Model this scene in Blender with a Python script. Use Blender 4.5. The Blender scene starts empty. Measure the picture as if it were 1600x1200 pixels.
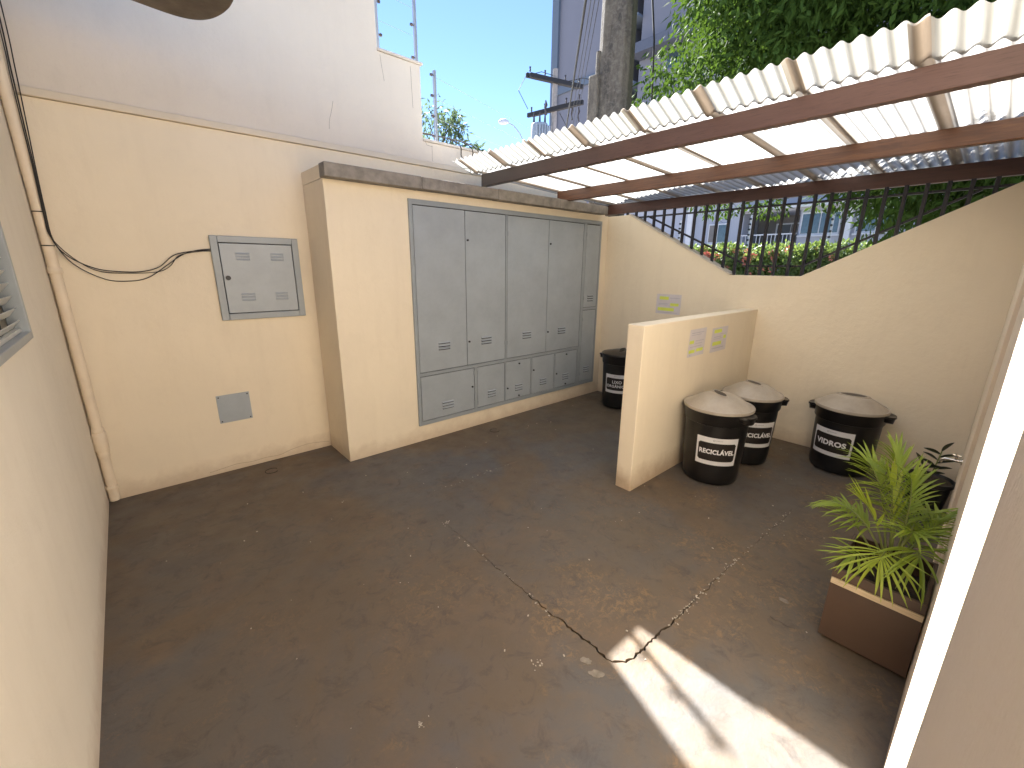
import bpy, bmesh, math, random
import numpy as np
from mathutils import Vector, Matrix, noise, geometry
R = math.radians
rnd = random.Random(7)
SC = bpy.context.scene
COL = SC.collection

# ------------------------------------------------------------------ camera
cam_d = bpy.data.cameras.new('camera')
cam = bpy.data.objects.new('camera', cam_d); COL.objects.link(cam)
rr = Vector((0.74925188, -0.66222167, 0.00916962))
uu = Vector((0.16870585, 0.20422954, 0.96427622))
ff = Vector((0.64043732, 0.7209388, -0.26474004))
M = Matrix.Identity(4)
for i in range(3):
    M[i][0] = rr[i]; M[i][1] = uu[i]; M[i][2] = -ff[i]
M.translation = Vector((0, 0, 1.55))
cam.matrix_world = M
cam_d.sensor_width = 36; cam_d.sensor_fit = 'HORIZONTAL'; cam_d.lens = 15.055
cam_d.clip_start = 0.01; cam_d.clip_end = 2000
SC.camera = cam

# ------------------------------------------------------------------ light
SUN_AZ = Vector((0.314, 0.949, 0)).normalized()
SUN_EL = R(41.3)
to_sun = Vector((SUN_AZ.x * math.cos(SUN_EL), SUN_AZ.y * math.cos(SUN_EL), math.sin(SUN_EL)))
w = bpy.data.worlds.new('World'); SC.world = w; w.use_nodes = True
nt = w.node_tree
bg = nt.nodes['Background']
sky = nt.nodes.new('ShaderNodeTexSky'); sky.sky_type = 'NISHITA'; sky.sun_disc = False
sky.sun_elevation = SUN_EL
sky.sun_rotation = math.atan2(SUN_AZ.x, SUN_AZ.y)
sky.air_density = 0.5; sky.dust_density = 0.0; sky.ozone_density = 3.0
nt.links.new(sky.outputs[0], bg.inputs[0]); bg.inputs[1].default_value = 0.05
sd = bpy.data.lights.new('sun', 'SUN'); sd.energy = 4.2; sd.angle = R(0.55); sd.color = (1.0, 0.975, 0.94)
sun = bpy.data.objects.new('sun', sd); COL.objects.link(sun)
sun.rotation_euler = to_sun.to_track_quat('Z', 'Y').to_euler()
sun.location = (0, 0, 12)
vs = SC.view_settings
vs.view_transform = 'Standard'; vs.look = 'None'; vs.gamma = 1; vs.use_curve_mapping = False
vs.exposure = 3.07
SC.render.engine = 'CYCLES'
SC.cycles.max_bounces = 10; SC.cycles.diffuse_bounces = 6; SC.cycles.transmission_bounces = 6
SC.cycles.use_denoising = True
SC.cycles.sample_clamp_indirect = 10

# ------------------------------------------------------------------ materials
def nodes(name):
    m = bpy.data.materials.new(name); m.use_nodes = True
    n = m.node_tree
    return m, n, n.nodes['Principled BSDF']
def N(n, t, **kw):
    x = n.nodes.new(t)
    for k, v in kw.items():
        if k in x.inputs: x.inputs[k].default_value = v
        else: setattr(x, k, v)
    return x
def noise_tex(n, scale, detail=4, rough=.55, coord='Object', vec=None, dist=0.0, stretch=None):
    t = n.nodes.new('ShaderNodeTexNoise'); t.inputs['Scale'].default_value = scale
    t.inputs['Detail'].default_value = detail; t.inputs['Roughness'].default_value = rough
    t.inputs['Distortion'].default_value = dist
    if coord == 'World':
        g = n.nodes.new('ShaderNodeNewGeometry'); src = g.outputs['Position']
    else:
        c = n.nodes.new('ShaderNodeTexCoord'); src = c.outputs[coord]
    if stretch:
        mp = n.nodes.new('ShaderNodeMapping'); mp.inputs['Scale'].default_value = stretch
        n.links.new(src, mp.inputs[0]); src = mp.outputs[0]
    n.links.new(src, t.inputs['Vector'])
    return t.outputs['Fac']
def ramp(n, fac, a, b, ca=(0, 0, 0, 1), cb=(1, 1, 1, 1)):
    r = n.nodes.new('ShaderNodeValToRGB')
    r.color_ramp.elements[0].position = a; r.color_ramp.elements[1].position = b
    r.color_ramp.elements[0].color = ca; r.color_ramp.elements[1].color = cb
    n.links.new(fac, r.inputs[0]); return r.outputs[0]
def mix(n, fac, a, b, mode='MIX'):
    x = n.nodes.new('ShaderNodeMix'); x.data_type = 'RGBA'; x.blend_type = mode
    for i, v in ((0, fac), (6, a), (7, b)):
        if isinstance(v, (int, float)): x.inputs[i].default_value = v
        elif isinstance(v, tuple): x.inputs[i].default_value = (*v[:3], 1)
        else: n.links.new(v, x.inputs[i])
    return x.outputs[2]
def bump(n, bs, h, strength, dist=.01):
    b = n.nodes.new('ShaderNodeBump'); b.inputs['Strength'].default_value = strength
    b.inputs['Distance'].default_value = dist
    n.links.new(h, b.inputs['Height']); n.links.new(b.outputs[0], bs.inputs['Normal'])
def plain(name, col, rough=.6, metal=0.0, var=.12, scale=9, bmp=0.0, bscale=120, spec=.5):
    m, n, bs = nodes(name)
    bs.inputs['Roughness'].default_value = rough; bs.inputs['Metallic'].default_value = metal
    bs.inputs['Specular IOR Level'].default_value = spec
    f = noise_tex(n, scale, 6)
    c = mix(n, ramp(n, f, .3, .7), tuple(x * (1 - var) for x in col), tuple(min(1, x * (1 + var)) for x in col))
    n.links.new(c, bs.inputs['Base Color'])
    if bmp: bump(n, bs, noise_tex(n, bscale, 3), bmp, .003)
    return m
def stucco(name, col, stain=(.42, .33, .22), foot=0.0, rust=(.30, .17, .08), bmp=.25, streak=.12):
    m, n, bs = nodes(name)
    bs.inputs['Roughness'].default_value = .75; bs.inputs['Specular IOR Level'].default_value = .25
    big = ramp(n, noise_tex(n, 1.3, 5, .6, 'World'), .42, .75)
    med = ramp(n, noise_tex(n, 6, 8, .7, 'World', dist=.4), .55, .8)
    st = ramp(n, noise_tex(n, 3.0, 6, .65, 'World', stretch=(3, 3, .35)), .5, .85)
    c = mix(n, big, col, tuple(x * .93 for x in col))
    sx = n.nodes.new('ShaderNodeMath'); sx.operation = 'MULTIPLY'; sx.inputs[1].default_value = streak
    n.links.new(st, sx.inputs[0])
    c = mix(n, sx.outputs[0], c, stain)
    s2 = n.nodes.new('ShaderNodeMath'); s2.operation = 'MULTIPLY'; s2.inputs[1].default_value = .1
    n.links.new(med, s2.inputs[0])
    c = mix(n, s2.outputs[0], c, stain)
    # scuffs near the floor: dirt thrown up by rain and mops
    g = n.nodes.new('ShaderNodeNewGeometry'); sp = n.nodes.new('ShaderNodeSeparateXYZ')
    n.links.new(g.outputs['Position'], sp.inputs[0])
    nz = noise_tex(n, 7, 8, .7, 'World')
    a = n.nodes.new('ShaderNodeMath'); a.operation = 'MULTIPLY_ADD'; a.inputs[1].default_value = -.22
    n.links.new(nz, a.inputs[0]); n.links.new(sp.outputs[2], a.inputs[2])
    fr = n.nodes.new('ShaderNodeMapRange'); fr.inputs[1].default_value = -.09; fr.inputs[2].default_value = .03 + foot * .08
    fr.inputs[3].default_value = .35 + foot * .4; fr.inputs[4].default_value = 0
    n.links.new(a.outputs[0], fr.inputs[0])
    c = mix(n, fr.outputs[0], c, rust)
    n.links.new(c, bs.inputs['Base Color'])
    fine = noise_tex(n, 160, 3, .6, 'World'); coarse = noise_tex(n, 14, 4, .6, 'World')
    ad = n.nodes.new('ShaderNodeMath'); ad.operation = 'MULTIPLY_ADD'; ad.inputs[1].default_value = 5
    n.links.new(coarse, ad.inputs[0]); n.links.new(fine, ad.inputs[2])
    bump(n, bs, ad.outputs[0], bmp, .0035)
    return m
BEIGE = (.80, .705, .55)
M_wall = stucco('beige_wall_paint', BEIGE)
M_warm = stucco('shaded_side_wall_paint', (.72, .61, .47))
M_part = stucco('partition_paint', (.80, .705, .55), foot=.6)
M_upper = stucco('upper_wall_paint', (.70, .63, .535), bmp=.4, streak=.08, stain=(.33, .29, .25))
M_mould = stucco('moulding_paint', (.68, .60, .48))
M_cap = plain('raw_concrete', (.24, .215, .185), .85, var=.3, scale=12, bmp=.5, bscale=60)
M_cap2 = plain('dark_concrete', (.15, .125, .10), .9, var=.35, scale=7, bmp=.6, bscale=40)
M_coping = plain('coping_mortar', (.62, .56, .48), .85, var=.15, bmp=.4)
def metal_paint(name, col, dirt=.4):
    m, n, bs = nodes(name)
    bs.inputs['Roughness'].default_value = .42
    f = ramp(n, noise_tex(n, 5, 8, .65, 'World'), .35, .75)
    g = ramp(n, noise_tex(n, 22, 8, .75, 'World', dist=.6), .62, .78)
    c = mix(n, f, col, tuple(x * .84 for x in col))
    s = n.nodes.new('ShaderNodeMath'); s.operation = 'MULTIPLY'; s.inputs[1].default_value = dirt
    n.links.new(g, s.inputs[0])
    c = mix(n, s.outputs[0], c, tuple(x * .62 for x in col))
    n.links.new(c, bs.inputs['Base Color'])
    bump(n, bs, noise_tex(n, 3.0, 2, .5, 'World'), .15, .02)
    n.links.new(ramp(n, g, 0, 1, (.38, .38, .38, 1), (.6, .6, .6, 1)), bs.inputs['Roughness'])
    return m
M_grey = metal_paint('grey_enamel', (.355, .395, .43))
M_grey2 = metal_paint('grey_frame_enamel', (.30, .335, .36))
M_gap = plain('black_gap', (.012, .012, .012), .9)
M_dark = plain('dark_metal', (.03, .03, .032), .45, .4)
M_iron = plain('black_iron_paint', (.012, .010, .016), .5, bmp=.2)
M_pvc = plain('painted_pvc_pipe', (.76, .65, .50), .5, var=.06)
M_cable = plain('black_cable', (.018, .015, .013), .6)
M_chrome = plain('chrome', (.62, .60, .56), .22, 1.0)
M_alu = plain('louvre_aluminium', (.55, .56, .55), .4, .2)
def wood(name, c1, c2, rough=.5):
    m, n, bs = nodes(name)
    f = noise_tex(n, 5, 8, .65, 'World', dist=1.2, stretch=(9, .6, 9))
    f2 = noise_tex(n, 30, 4, .6, 'World', stretch=(6, .5, 6))
    c = mix(n, ramp(n, f, .3, .7), c1, c2)
    c = mix(n, ramp(n, f2, .55, .8), c, tuple(x * .5 for x in c1))
    n.links.new(c, bs.inputs['Base Color']); bs.inputs['Roughness'].default_value = rough
    bump(n, bs, f2, .3, .003)
    return m
def weathered(m):
    n = m.node_tree; bs = n.nodes['Principled BSDF']; src = bs.inputs['Base Color'].links[0].from_socket
    g = n.nodes.new('ShaderNodeNewGeometry'); sp = n.nodes.new('ShaderNodeSeparateXYZ'); n.links.new(g.outputs['Position'], sp.inputs[0])
    a = n.nodes.new('ShaderNodeMath'); a.operation = 'MULTIPLY_ADD'; a.inputs[1].default_value = .9
    n.links.new(noise_tex(n, 5, 5, .6, 'World', stretch=(3, .6, 3)), a.inputs[0]); n.links.new(sp.outputs[1], a.inputs[2])
    f = ramp(n, a.outputs[0], 0, 1); mr = n.nodes.new('ShaderNodeMapRange'); mr.inputs[1].default_value = 2.2; mr.inputs[2].default_value = 3.7
    n.links.new(a.outputs[0], mr.inputs[0]); n.links.new(mix(n, mr.outputs[0], src, (.085, .07, .062)), bs.inputs['Base Color']); return m
M_beam1 = wood('red_brown_beam', (.095, .052, .042), (.118, .066, .054))
M_beam2 = wood('orange_wood_beam', (.17, .072, .03), (.07, .027, .013), .45)
weathered(M_beam1)
M_beam3 = wood('dark_wood_beam', (.10, .042, .028), (.06, .026, .018))
M_lath = wood('pale_wood_lath', (.60, .48, .33), (.52, .40, .26))
def thin_sheet(name, col, tcol, k):
    m, n, bs = nodes(name)
    out = n.nodes['Material Output']
    tr = n.nodes.new('ShaderNodeBsdfTranslucent')
    f = ramp(n, noise_tex(n, 8, 6, .65, 'World', stretch=(.4, 2.5, 1)), .45, .8)
    c = mix(n, f, col, tuple(x * .82 for x in col))
    tc = mix(n, f, tcol, tuple(x * .8 for x in tcol))
    # rib shading painted into the colour: darker valleys along the corrugation (pitch 65 mm)
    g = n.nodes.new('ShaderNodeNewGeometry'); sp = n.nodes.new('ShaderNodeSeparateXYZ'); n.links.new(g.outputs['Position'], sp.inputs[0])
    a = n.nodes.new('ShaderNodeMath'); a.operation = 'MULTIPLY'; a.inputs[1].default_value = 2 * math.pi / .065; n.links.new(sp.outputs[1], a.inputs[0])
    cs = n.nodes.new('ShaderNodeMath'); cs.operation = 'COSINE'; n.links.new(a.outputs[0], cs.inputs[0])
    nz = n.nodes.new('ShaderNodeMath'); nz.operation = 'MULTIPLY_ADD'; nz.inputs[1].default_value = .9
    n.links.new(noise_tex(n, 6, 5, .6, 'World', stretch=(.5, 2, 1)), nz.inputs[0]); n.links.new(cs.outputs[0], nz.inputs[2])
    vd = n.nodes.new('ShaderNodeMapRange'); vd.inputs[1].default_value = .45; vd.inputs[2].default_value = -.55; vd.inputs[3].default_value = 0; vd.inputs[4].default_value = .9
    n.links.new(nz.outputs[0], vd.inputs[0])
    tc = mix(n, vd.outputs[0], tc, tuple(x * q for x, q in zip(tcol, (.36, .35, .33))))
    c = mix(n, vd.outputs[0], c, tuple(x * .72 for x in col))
    n.links.new(c, bs.inputs['Base Color']); n.links.new(tc, tr.inputs[0])
    bs.inputs['Roughness'].default_value = .4
    mx = n.nodes.new('ShaderNodeMixShader'); mx.inputs[0].default_value = k
    n.links.new(bs.outputs[0], mx.inputs[1]); n.links.new(tr.outputs[0], mx.inputs[2])
    n.links.new(mx.outputs[0], out.inputs[0])
    return m
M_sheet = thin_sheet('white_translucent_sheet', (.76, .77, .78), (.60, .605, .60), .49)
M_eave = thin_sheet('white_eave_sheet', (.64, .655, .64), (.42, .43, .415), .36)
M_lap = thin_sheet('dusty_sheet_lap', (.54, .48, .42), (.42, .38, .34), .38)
M_black = plain('black_plastic', (.010, .009, .009), .33, var=.3, bmp=.08, bscale=30)
M_label_b = plain('black_label_print', (.016, .012, .011), .45)
M_label_w = plain('white_label_paper', (.70, .70, .72), .55, var=.04)
M_print = plain('white_print', (.78, .78, .80), .5, var=.03)
M_greyprint = plain('grey_print', (.16, .16, .17), .6)
def lid_mat():
    m, n, bs = nodes('dusty_grey_lid_plastic')
    f = ramp(n, noise_tex(n, 9, 8, .7, 'Object'), .35, .75)
    c = mix(n, f, (.42, .375, .315), (.33, .285, .23))
    n.links.new(c, bs.inputs['Base Color']); bs.inputs['Roughness'].default_value = .33
    return m
M_lid = lid_mat()
M_slot = plain('lid_recess_shade', (.07, .058, .045), .6)
M_paper = plain('notice_paper', (.62, .58, .60), .6, var=.05)
M_hl = plain('yellow_marker', (.66, .74, .12), .6, var=.1)
M_prl = plain('pale_grey_print', (.46, .44, .50), .6)
M_box = metal_paint('brown_planter_board', (.085, .052, .036), .3)
M_box_in = plain('planter_inside', (.035, .024, .018), .7)
M_soil = plain('potting_soil', (.035, .024, .016), .95, var=.6, scale=60, bmp=1, bscale=90)
def leaf_mat(name, c1, c2, trans=(.25, .45, .05), k=.35, rough=.45, spec=.5):
    m, n, bs = nodes(name)
    out = n.nodes['Material Output']
    at = n.nodes.new('ShaderNodeAttribute'); at.attribute_name = 'var'
    oi = n.nodes.new('ShaderNodeObjectInfo')
    ad = n.nodes.new('ShaderNodeMath'); ad.operation = 'MULTIPLY_ADD'; ad.inputs[1].default_value = .6
    n.links.new(oi.outputs['Random'], ad.inputs[0]); n.links.new(at.outputs['Fac'], ad.inputs[2])
    c = mix(n, ad.outputs[0], c1, c2)
    n.links.new(c, bs.inputs['Base Color']); bs.inputs['Roughness'].default_value = rough
    bs.inputs['Specular IOR Level'].default_value = spec
    tr = n.nodes.new('ShaderNodeBsdfTranslucent')
    n.links.new(mix(n, ad.outputs[0], trans, tuple(x * .6 for x in trans)), tr.inputs[0])
    mx = n.nodes.new('ShaderNodeMixShader'); mx.inputs[0].default_value = k
    n.links.new(bs.outputs[0], mx.inputs[1]); n.links.new(tr.outputs[0], mx.inputs[2])
    n.links.new(mx.outputs[0], out.inputs[0])
    return m
M_tree = leaf_mat('tree_leaves', (.014, .036, .011), (.05, .095, .02), (.12, .21, .026), .24, .68, .08)
M_far = leaf_mat('far_leaves', (.05, .09, .05), (.09, .13, .07), (.15, .22, .1), .3)
M_hedge = leaf_mat('hedge_leaves', (.08, .14, .04), (.22, .30, .10), (.25, .34, .07), .3)
M_palm = leaf_mat('palm_leaflets', (.17, .27, .035), (.34, .42, .05), (.36, .46, .05), .4, .4)
M_palmy = leaf_mat('young_palm_leaflets', (.28, .36, .04), (.40, .46, .06), (.5, .6, .06), .4, .4)
M_zz = leaf_mat('dark_glossy_leaves', (.022, .03, .018), (.035, .045, .024), (.05, .08, .02), .1, .3)
M_stem = plain('green_stems', (.16, .19, .05), .5)
M_bark = plain('tree_bark', (.07, .05, .038), .9, var=.4, scale=8, bmp=1, bscale=25)
M_flower = leaf_mat('red_petals', (.62, .12, .09), (.80, .32, .26), (.6, .15, .12), .25)
def pole_mat():
    m, n, bs = nodes('weathered_concrete_pole'); bs.inputs['Roughness'].default_value = .9
    f = ramp(n, noise_tex(n, 4, 8, .7, 'World', stretch=(2.2, 2.2, .5)), .40, .62)
    g = ramp(n, noise_tex(n, 18, 8, .75, 'World', dist=.5), .45, .7)
    c = mix(n, f, (.125, .105, .08), (.05, .043, .038)); c = mix(n, g, c, (.17, .15, .12))
    n.links.new(c, bs.inputs['Base Color']); bump(n, bs, noise_tex(n, 30, 6, .7), 1, .006); return m
M_pole = pole_mat()
M_pole2 = plain('far_concrete_pole', (.30, .26, .24), .9)
M_bld = plain('tall_building_render', (.155, .155, .19), .8, var=.04, scale=.3)
M_bld2 = plain('tall_building_blue_band', (.10, .125, .17), .8, var=.05, scale=.3)
M_bld3 = plain('tall_building_recess', (.08, .088, .12), .7)
M_apt = plain('apartment_render', (.34, .355, .43), .8, var=.04, scale=.5)
M_aptw = plain('apartment_white_trim', (.56, .56, .60), .7, var=.05)
M_aptd = plain('apartment_dark_opening', (.03, .033, .038), .4)
M_taupe = plain('apartment_taupe_wall', (.17, .155, .15), .8)
M_glass = plain('window_glass', (.035, .055, .065), .08, var=.3, spec=.8)
M_road = plain('asphalt', (.05, .05, .052), .9, var=.25, bmp=.6)
M_walk = plain('pavement_concrete', (.27, .25, .22), .9, var=.2)
M_ins = plain('insulator_brown', (.05, .035, .03), .35)
M_arm = plain('dark_crossarm', (.02, .018, .02), .8)
M_steel = plain('galvanised_steel', (.42, .44, .47), .45, .6)
M_trafo = plain('transformer_paint', (.30, .33, .37), .5)
def floor_mat():
    m, n, bs = nodes('worn_painted_concrete')
    def W(*a, **k): return noise_tex(n, *a, coord='World', **k)
    base = mix(n, ramp(n, W(1.1, 6, .6, dist=.4), .44, .56), (0.120, 0.090, 0.062), (0.095, 0.095, 0.097))
    base = mix(n, ramp(n, W(.55, 3, .5), .35, .7), base, (0.120, 0.091, 0.060))
    base = mix(n, ramp(n, W(3.4, 8, .7, dist=.3), .5, .72, (0, 0, 0, 1), (.6, .6, .6, 1)), base, (0.165, 0.110, 0.066))
    base = mix(n, ramp(n, W(9, 9, .75, dist=.8), .52, .70, (0, 0, 0, 1), (.8, .8, .8, 1)), base, (0.060, 0.052, 0.045))
    # scuffed flecks where the paint has worn to ochre screed, patchy
    g = n.nodes.new('ShaderNodeNewGeometry'); sp = n.nodes.new('ShaderNodeSeparateXYZ')
    n.links.new(g.outputs['Position'], sp.inputs[0])
    patch = ramp(n, W(1.5, 8, .72), .48, .60)
    near = n.nodes.new('ShaderNodeMapRange'); near.inputs[1].default_value = 2.6; near.inputs[2].default_value = .4
    near.inputs[3].default_value = 0; near.inputs[4].default_value = 1
    n.links.new(sp.outputs[1], near.inputs[0])
    fle = ramp(n, W(30, 12, .86, dist=.7), .50, .58)
    m1 = n.nodes.new('ShaderNodeMath'); m1.operation = 'MULTIPLY'; n.links.new(patch, m1.inputs[0]); n.links.new(near.outputs[0], m1.inputs[1])
    m2 = n.nodes.new('ShaderNodeMath'); m2.operation = 'MULTIPLY'; n.links.new(m1.outputs[0], m2.inputs[0]); n.links.new(fle, m2.inputs[1])
    m3 = n.nodes.new('ShaderNodeMath'); m3.operation = 'MULTIPLY'; m3.inputs[1].default_value = .8; n.links.new(m2.outputs[0], m3.inputs[0])
    base = mix(n, m3.outputs[0], base, (0.30, 0.185, 0.085))
    # small pale specks
    v = n.nodes.new('ShaderNodeTexVoronoi'); v.inputs['Scale'].default_value = 7; v.inputs['Randomness'].default_value = 1
    n.links.new(g.outputs['Position'], v.inputs['Vector'])
    sp2 = ramp(n, v.outputs['Distance'], .012, .03, (.7, .7, .7, 1), (0, 0, 0, 1))
    gate = ramp(n, W(2.3, 2, .5), .5, .55)
    m4 = n.nodes.new('ShaderNodeMath'); m4.operation = 'MULTIPLY'; n.links.new(sp2, m4.inputs[0]); n.links.new(gate, m4.inputs[1])
    base = mix(n, m4.outputs[0], base, (.26, .22, .17))
    n.links.new(base, bs.inputs['Base Color'])
    n.links.new(ramp(n, W(6, 6, .6), .3, .75, (.42, .42, .42, 1), (.72, .72, .72, 1)), bs.inputs['Roughness'])
    bs.inputs['Specular IOR Level'].default_value = .45
    hh = n.nodes.new('ShaderNodeMath'); hh.operation = 'MULTIPLY_ADD'; hh.inputs[1].default_value = 6
    n.links.new(W(5, 6, .6), hh.inputs[0]); n.links.new(W(70, 6, .7), hh.inputs[2])
    bump(n, bs, hh.outputs[0], .35, .003)
    return m
M_floor = floor_mat()
M_patchp = plain('pale_mortar_patch', (.21, .185, .15), .85, var=.3, scale=40, bmp=.5)

# ------------------------------------------------------------------ mesh helpers
class MB:
    def __init__(s): s.v = []; s.f = []; s.mi = []; s.m = 0; s.var = []
    def add(s, vs, fs):
        b = len(s.v); s.v += [tuple(v) for v in vs]
        s.f += [tuple(b + i for i in f) for f in fs]; s.mi += [s.m] * len(fs); return s
    def box(s, x0, x1, y0, y1, z0, z1, T=None):
        vs = [Vector((x, y, z)) for z in (z0, z1) for y in (y0, y1) for x in (x0, x1)]
        if T: vs = [T @ v for v in vs]
        return s.add(vs, [(0, 2, 3, 1), (4, 5, 7, 6), (0, 1, 5, 4), (2, 6, 7, 3), (0, 4, 6, 2), (1, 3, 7, 5)])
    def prism(s, poly, axis, a, b):
        """poly: 2-D points; axis 'x','y' or 'z' is the extrusion direction"""
        def p3(p, t):
            return {'x': (t, p[0], p[1]), 'y': (p[0], t, p[1]), 'z': (p[0], p[1], t)}[axis]
        n = len(poly); vs = [p3(p, a) for p in poly] + [p3(p, b) for p in poly]
        return s.add(vs, [tuple(range(n)), tuple(range(2 * n - 1, n - 1, -1))] + [(i, n + i, n + (i + 1) % n, (i + 1) % n) for i in range(n)])
    def tube(s, pts, r, seg=8, cap=True):
        pts = [Vector(p) for p in pts]; n = len(pts)
        rs = r if isinstance(r, (list, tuple)) else [r] * n
        vs = []; up = None
        for i, p in enumerate(pts):
            t = (pts[min(i + 1, n - 1)] - pts[max(i - 1, 0)]).normalized()
            if up is None:
                up = t.orthogonal().normalized()
            else:
                up = (up - t * up.dot(t)).normalized()
            sd_ = t.cross(up)
            for k in range(seg):
                a = 2 * math.pi * k / seg
                vs.append(p + (up * math.cos(a) + sd_ * math.sin(a)) * rs[i])
        fs = [(i * seg + k, i * seg + (k + 1) % seg, (i + 1) * seg + (k + 1) % seg, (i + 1) * seg + k) for i in range(n - 1) for k in range(seg)]
        if cap: fs += [tuple(range(seg - 1, -1, -1)), tuple(range((n - 1) * seg, n * seg))]
        return s.add(vs, fs)
    def lathe(s, prof, seg=40, c=(0, 0, 0), cap=True):
        vs = [(c[0] + r * math.cos(2 * math.pi * k / seg), c[1] + r * math.sin(2 * math.pi * k / seg), c[2] + z) for r, z in prof for k in range(seg)]
        n = len(prof)
        fs = [(i * seg + k, i * seg + (k + 1) % seg, (i + 1) * seg + (k + 1) % seg, (i + 1) * seg + k) for i in range(n - 1) for k in range(seg)]
        if cap: fs += [tuple(range(seg - 1, -1, -1)), tuple(range((n - 1) * seg, n * seg))]
        return s.add(vs, fs)
    def build(s, name, mats, parent=None, bevel=0, smooth=False, loc=None):
        me = bpy.data.meshes.new(name); me.from_pydata(s.v, [], s.f)
        mats = mats if isinstance(mats, (list, tuple)) else [mats]
        for m in mats: me.materials.append(m)
        if len(mats) > 1: me.polygons.foreach_set('material_index', s.mi)
        if s.var:
            at = me.attributes.new('var', 'FLOAT', 'POINT'); at.data.foreach_set('value', s.var)
        me.update()
        o = bpy.data.objects.new(name, me); COL.objects.link(o)
        if loc is not None: o.location = loc
        if parent: o.parent = parent
        if smooth:
            me.polygons.foreach_set('use_smooth', [True] * len(me.polygons))
            if smooth != 'all': me.set_sharp_from_angle(angle=R(38))
        if bevel:
            b = o.modifiers.new('bevel', 'BEVEL'); b.width = bevel; b.segments = 2; b.limit_method = 'ANGLE'; b.angle_limit = R(40)
        return o
def tag(o, label=None, cat=None, group=None, kind=None):
    if label: o['label'] = label
    if cat: o['category'] = cat
    if group: o['group'] = group
    if kind: o['kind'] = kind
    return o
def thing(name, label, cat, loc=(0, 0, 0), group=None, rz=0):
    o = bpy.data.objects.new(name, None); COL.objects.link(o); o.location = loc; o.rotation_euler = (0, 0, rz)
    return tag(o, label, cat, group)

# ------------------------------------------------------------------ measures of the yard
XL, YA, XB, YB, XF = -.318, 3.706, 1.145, 3.267, 4.39
YR1, YR2, XR = -.050, -.034, 2.75

# ================================================================== GROUND
def jag(pts, wfun, step=.014, amp=.0065, seed=1):
    """polyline -> jagged closed crack outline with varying width"""
    r = random.Random(seed); P = []
    for a, b in zip(pts[:-1], pts[1:]):
        a, b = Vector(a), Vector(b); n = max(2, int((b - a).length / step))
        for i in range(n): P.append(a.lerp(b, i / n))
    P.append(Vector(pts[-1])); n = len(P); L, Q = [], []
    off = 0
    for i, p in enumerate(P):
        t = (P[min(i + 1, n - 1)] - P[max(i - 1, 0)]).normalized(); nn = Vector((-t.y, t.x))
        off = off * .55 + r.uniform(-amp, amp); wd = wfun(i / (n - 1)) * r.uniform(.55, 1.35)
        q = p + nn * off
        L.append(q + nn * wd / 2); Q.append(q - nn * wd / 2)
    return [tuple(v) for v in L] + [tuple(v) for v in reversed(Q)]
cracks = [
    jag([(1.255, 2.02), (1.235, 1.4), (1.225, .755), (1.27, .712), (1.6, .70), (1.95, .69), (2.28, .685)],
        lambda t: .0024 + .0085 * math.exp(-((t - .56) / .25) ** 2), seed=4),
    jag([(2.35, .68), (2.7, .665), (3.1, .65)], lambda t: .0022, seed=5),
    jag([(1.46, 2.41), (1.7, 2.40), (1.95, 2.39), (2.2, 2.395)], lambda t: .0025 * (1 - .5 * t), seed=6),
    jag([(2.02, .60), (1.99, .47)], lambda t: .002, seed=8, step=.012),
    jag([(1.985, .42), (1.98, .33)], lambda t: .0032, seed=9, step=.012),
]
outer = [(XL - .3, -.3), (XF + .12, -.3), (XF + .12, YA + .1), (XL - .3, YA + .1)]
vs2 = [Vector(p) for p in outer]; faces_in = [list(range(4))]
for cr in cracks:
    b = len(vs2); vs2 += [Vector(p) for p in cr]; faces_in.append(list(range(b, b + len(cr))))
edges_in = []
for f in faces_in: edges_in += [(f[i], f[(i + 1) % len(f)]) for i in range(len(f))]
cv, ce, cf, _, _, _ = geometry.delaunay_2d_cdt(vs2, edges_in, [], 0, 1e-6)
def inside(p, poly):
    c = False; n = len(poly); x, y = p
    for i in range(n):
        x1, y1 = poly[i]; x2, y2 = poly[(i + 1) % n]
        if (y1 > y) != (y2 > y) and x < (x2 - x1) * (y - y1) / (y2 - y1) + x1: c = not c
    return c
boxes = [(min(p[0] for p in c), max(p[0] for p in c), min(p[1] for p in c), max(p[1] for p in c)) for c in cracks]
fl = MB(); tris = []
for f in cf:
    cx = sum(cv[i].x for i in f) / len(f); cy = sum(cv[i].y for i in f) / len(f)
    if any(b[0] <= cx <= b[1] and b[2] <= cy <= b[3] and inside((cx, cy), c) for b, c in zip(boxes, cracks)): continue
    tris.append(tuple(f))
fl.add([(v.x, v.y, 0) for v in cv], tris)
for cr in cracks:
    n = len(cr)
    fl.add([(x, y, 0) for x, y in cr] + [(x, y, -.018) for x, y in cr], [(i, (i + 1) % n, n + (i + 1) % n, n + i) for i in range(n)])
fo = fl.build('courtyard_floor', M_floor); tag(fo, kind='structure')
b = MB(); b.box(XL - .3, XF + .12, -.3, YA + .1, -.10, -.018); o = b.build('floor_bed', plain('crack_dirt', (.015, .012, .010), .95)); tag(o, kind='structure')
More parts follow.
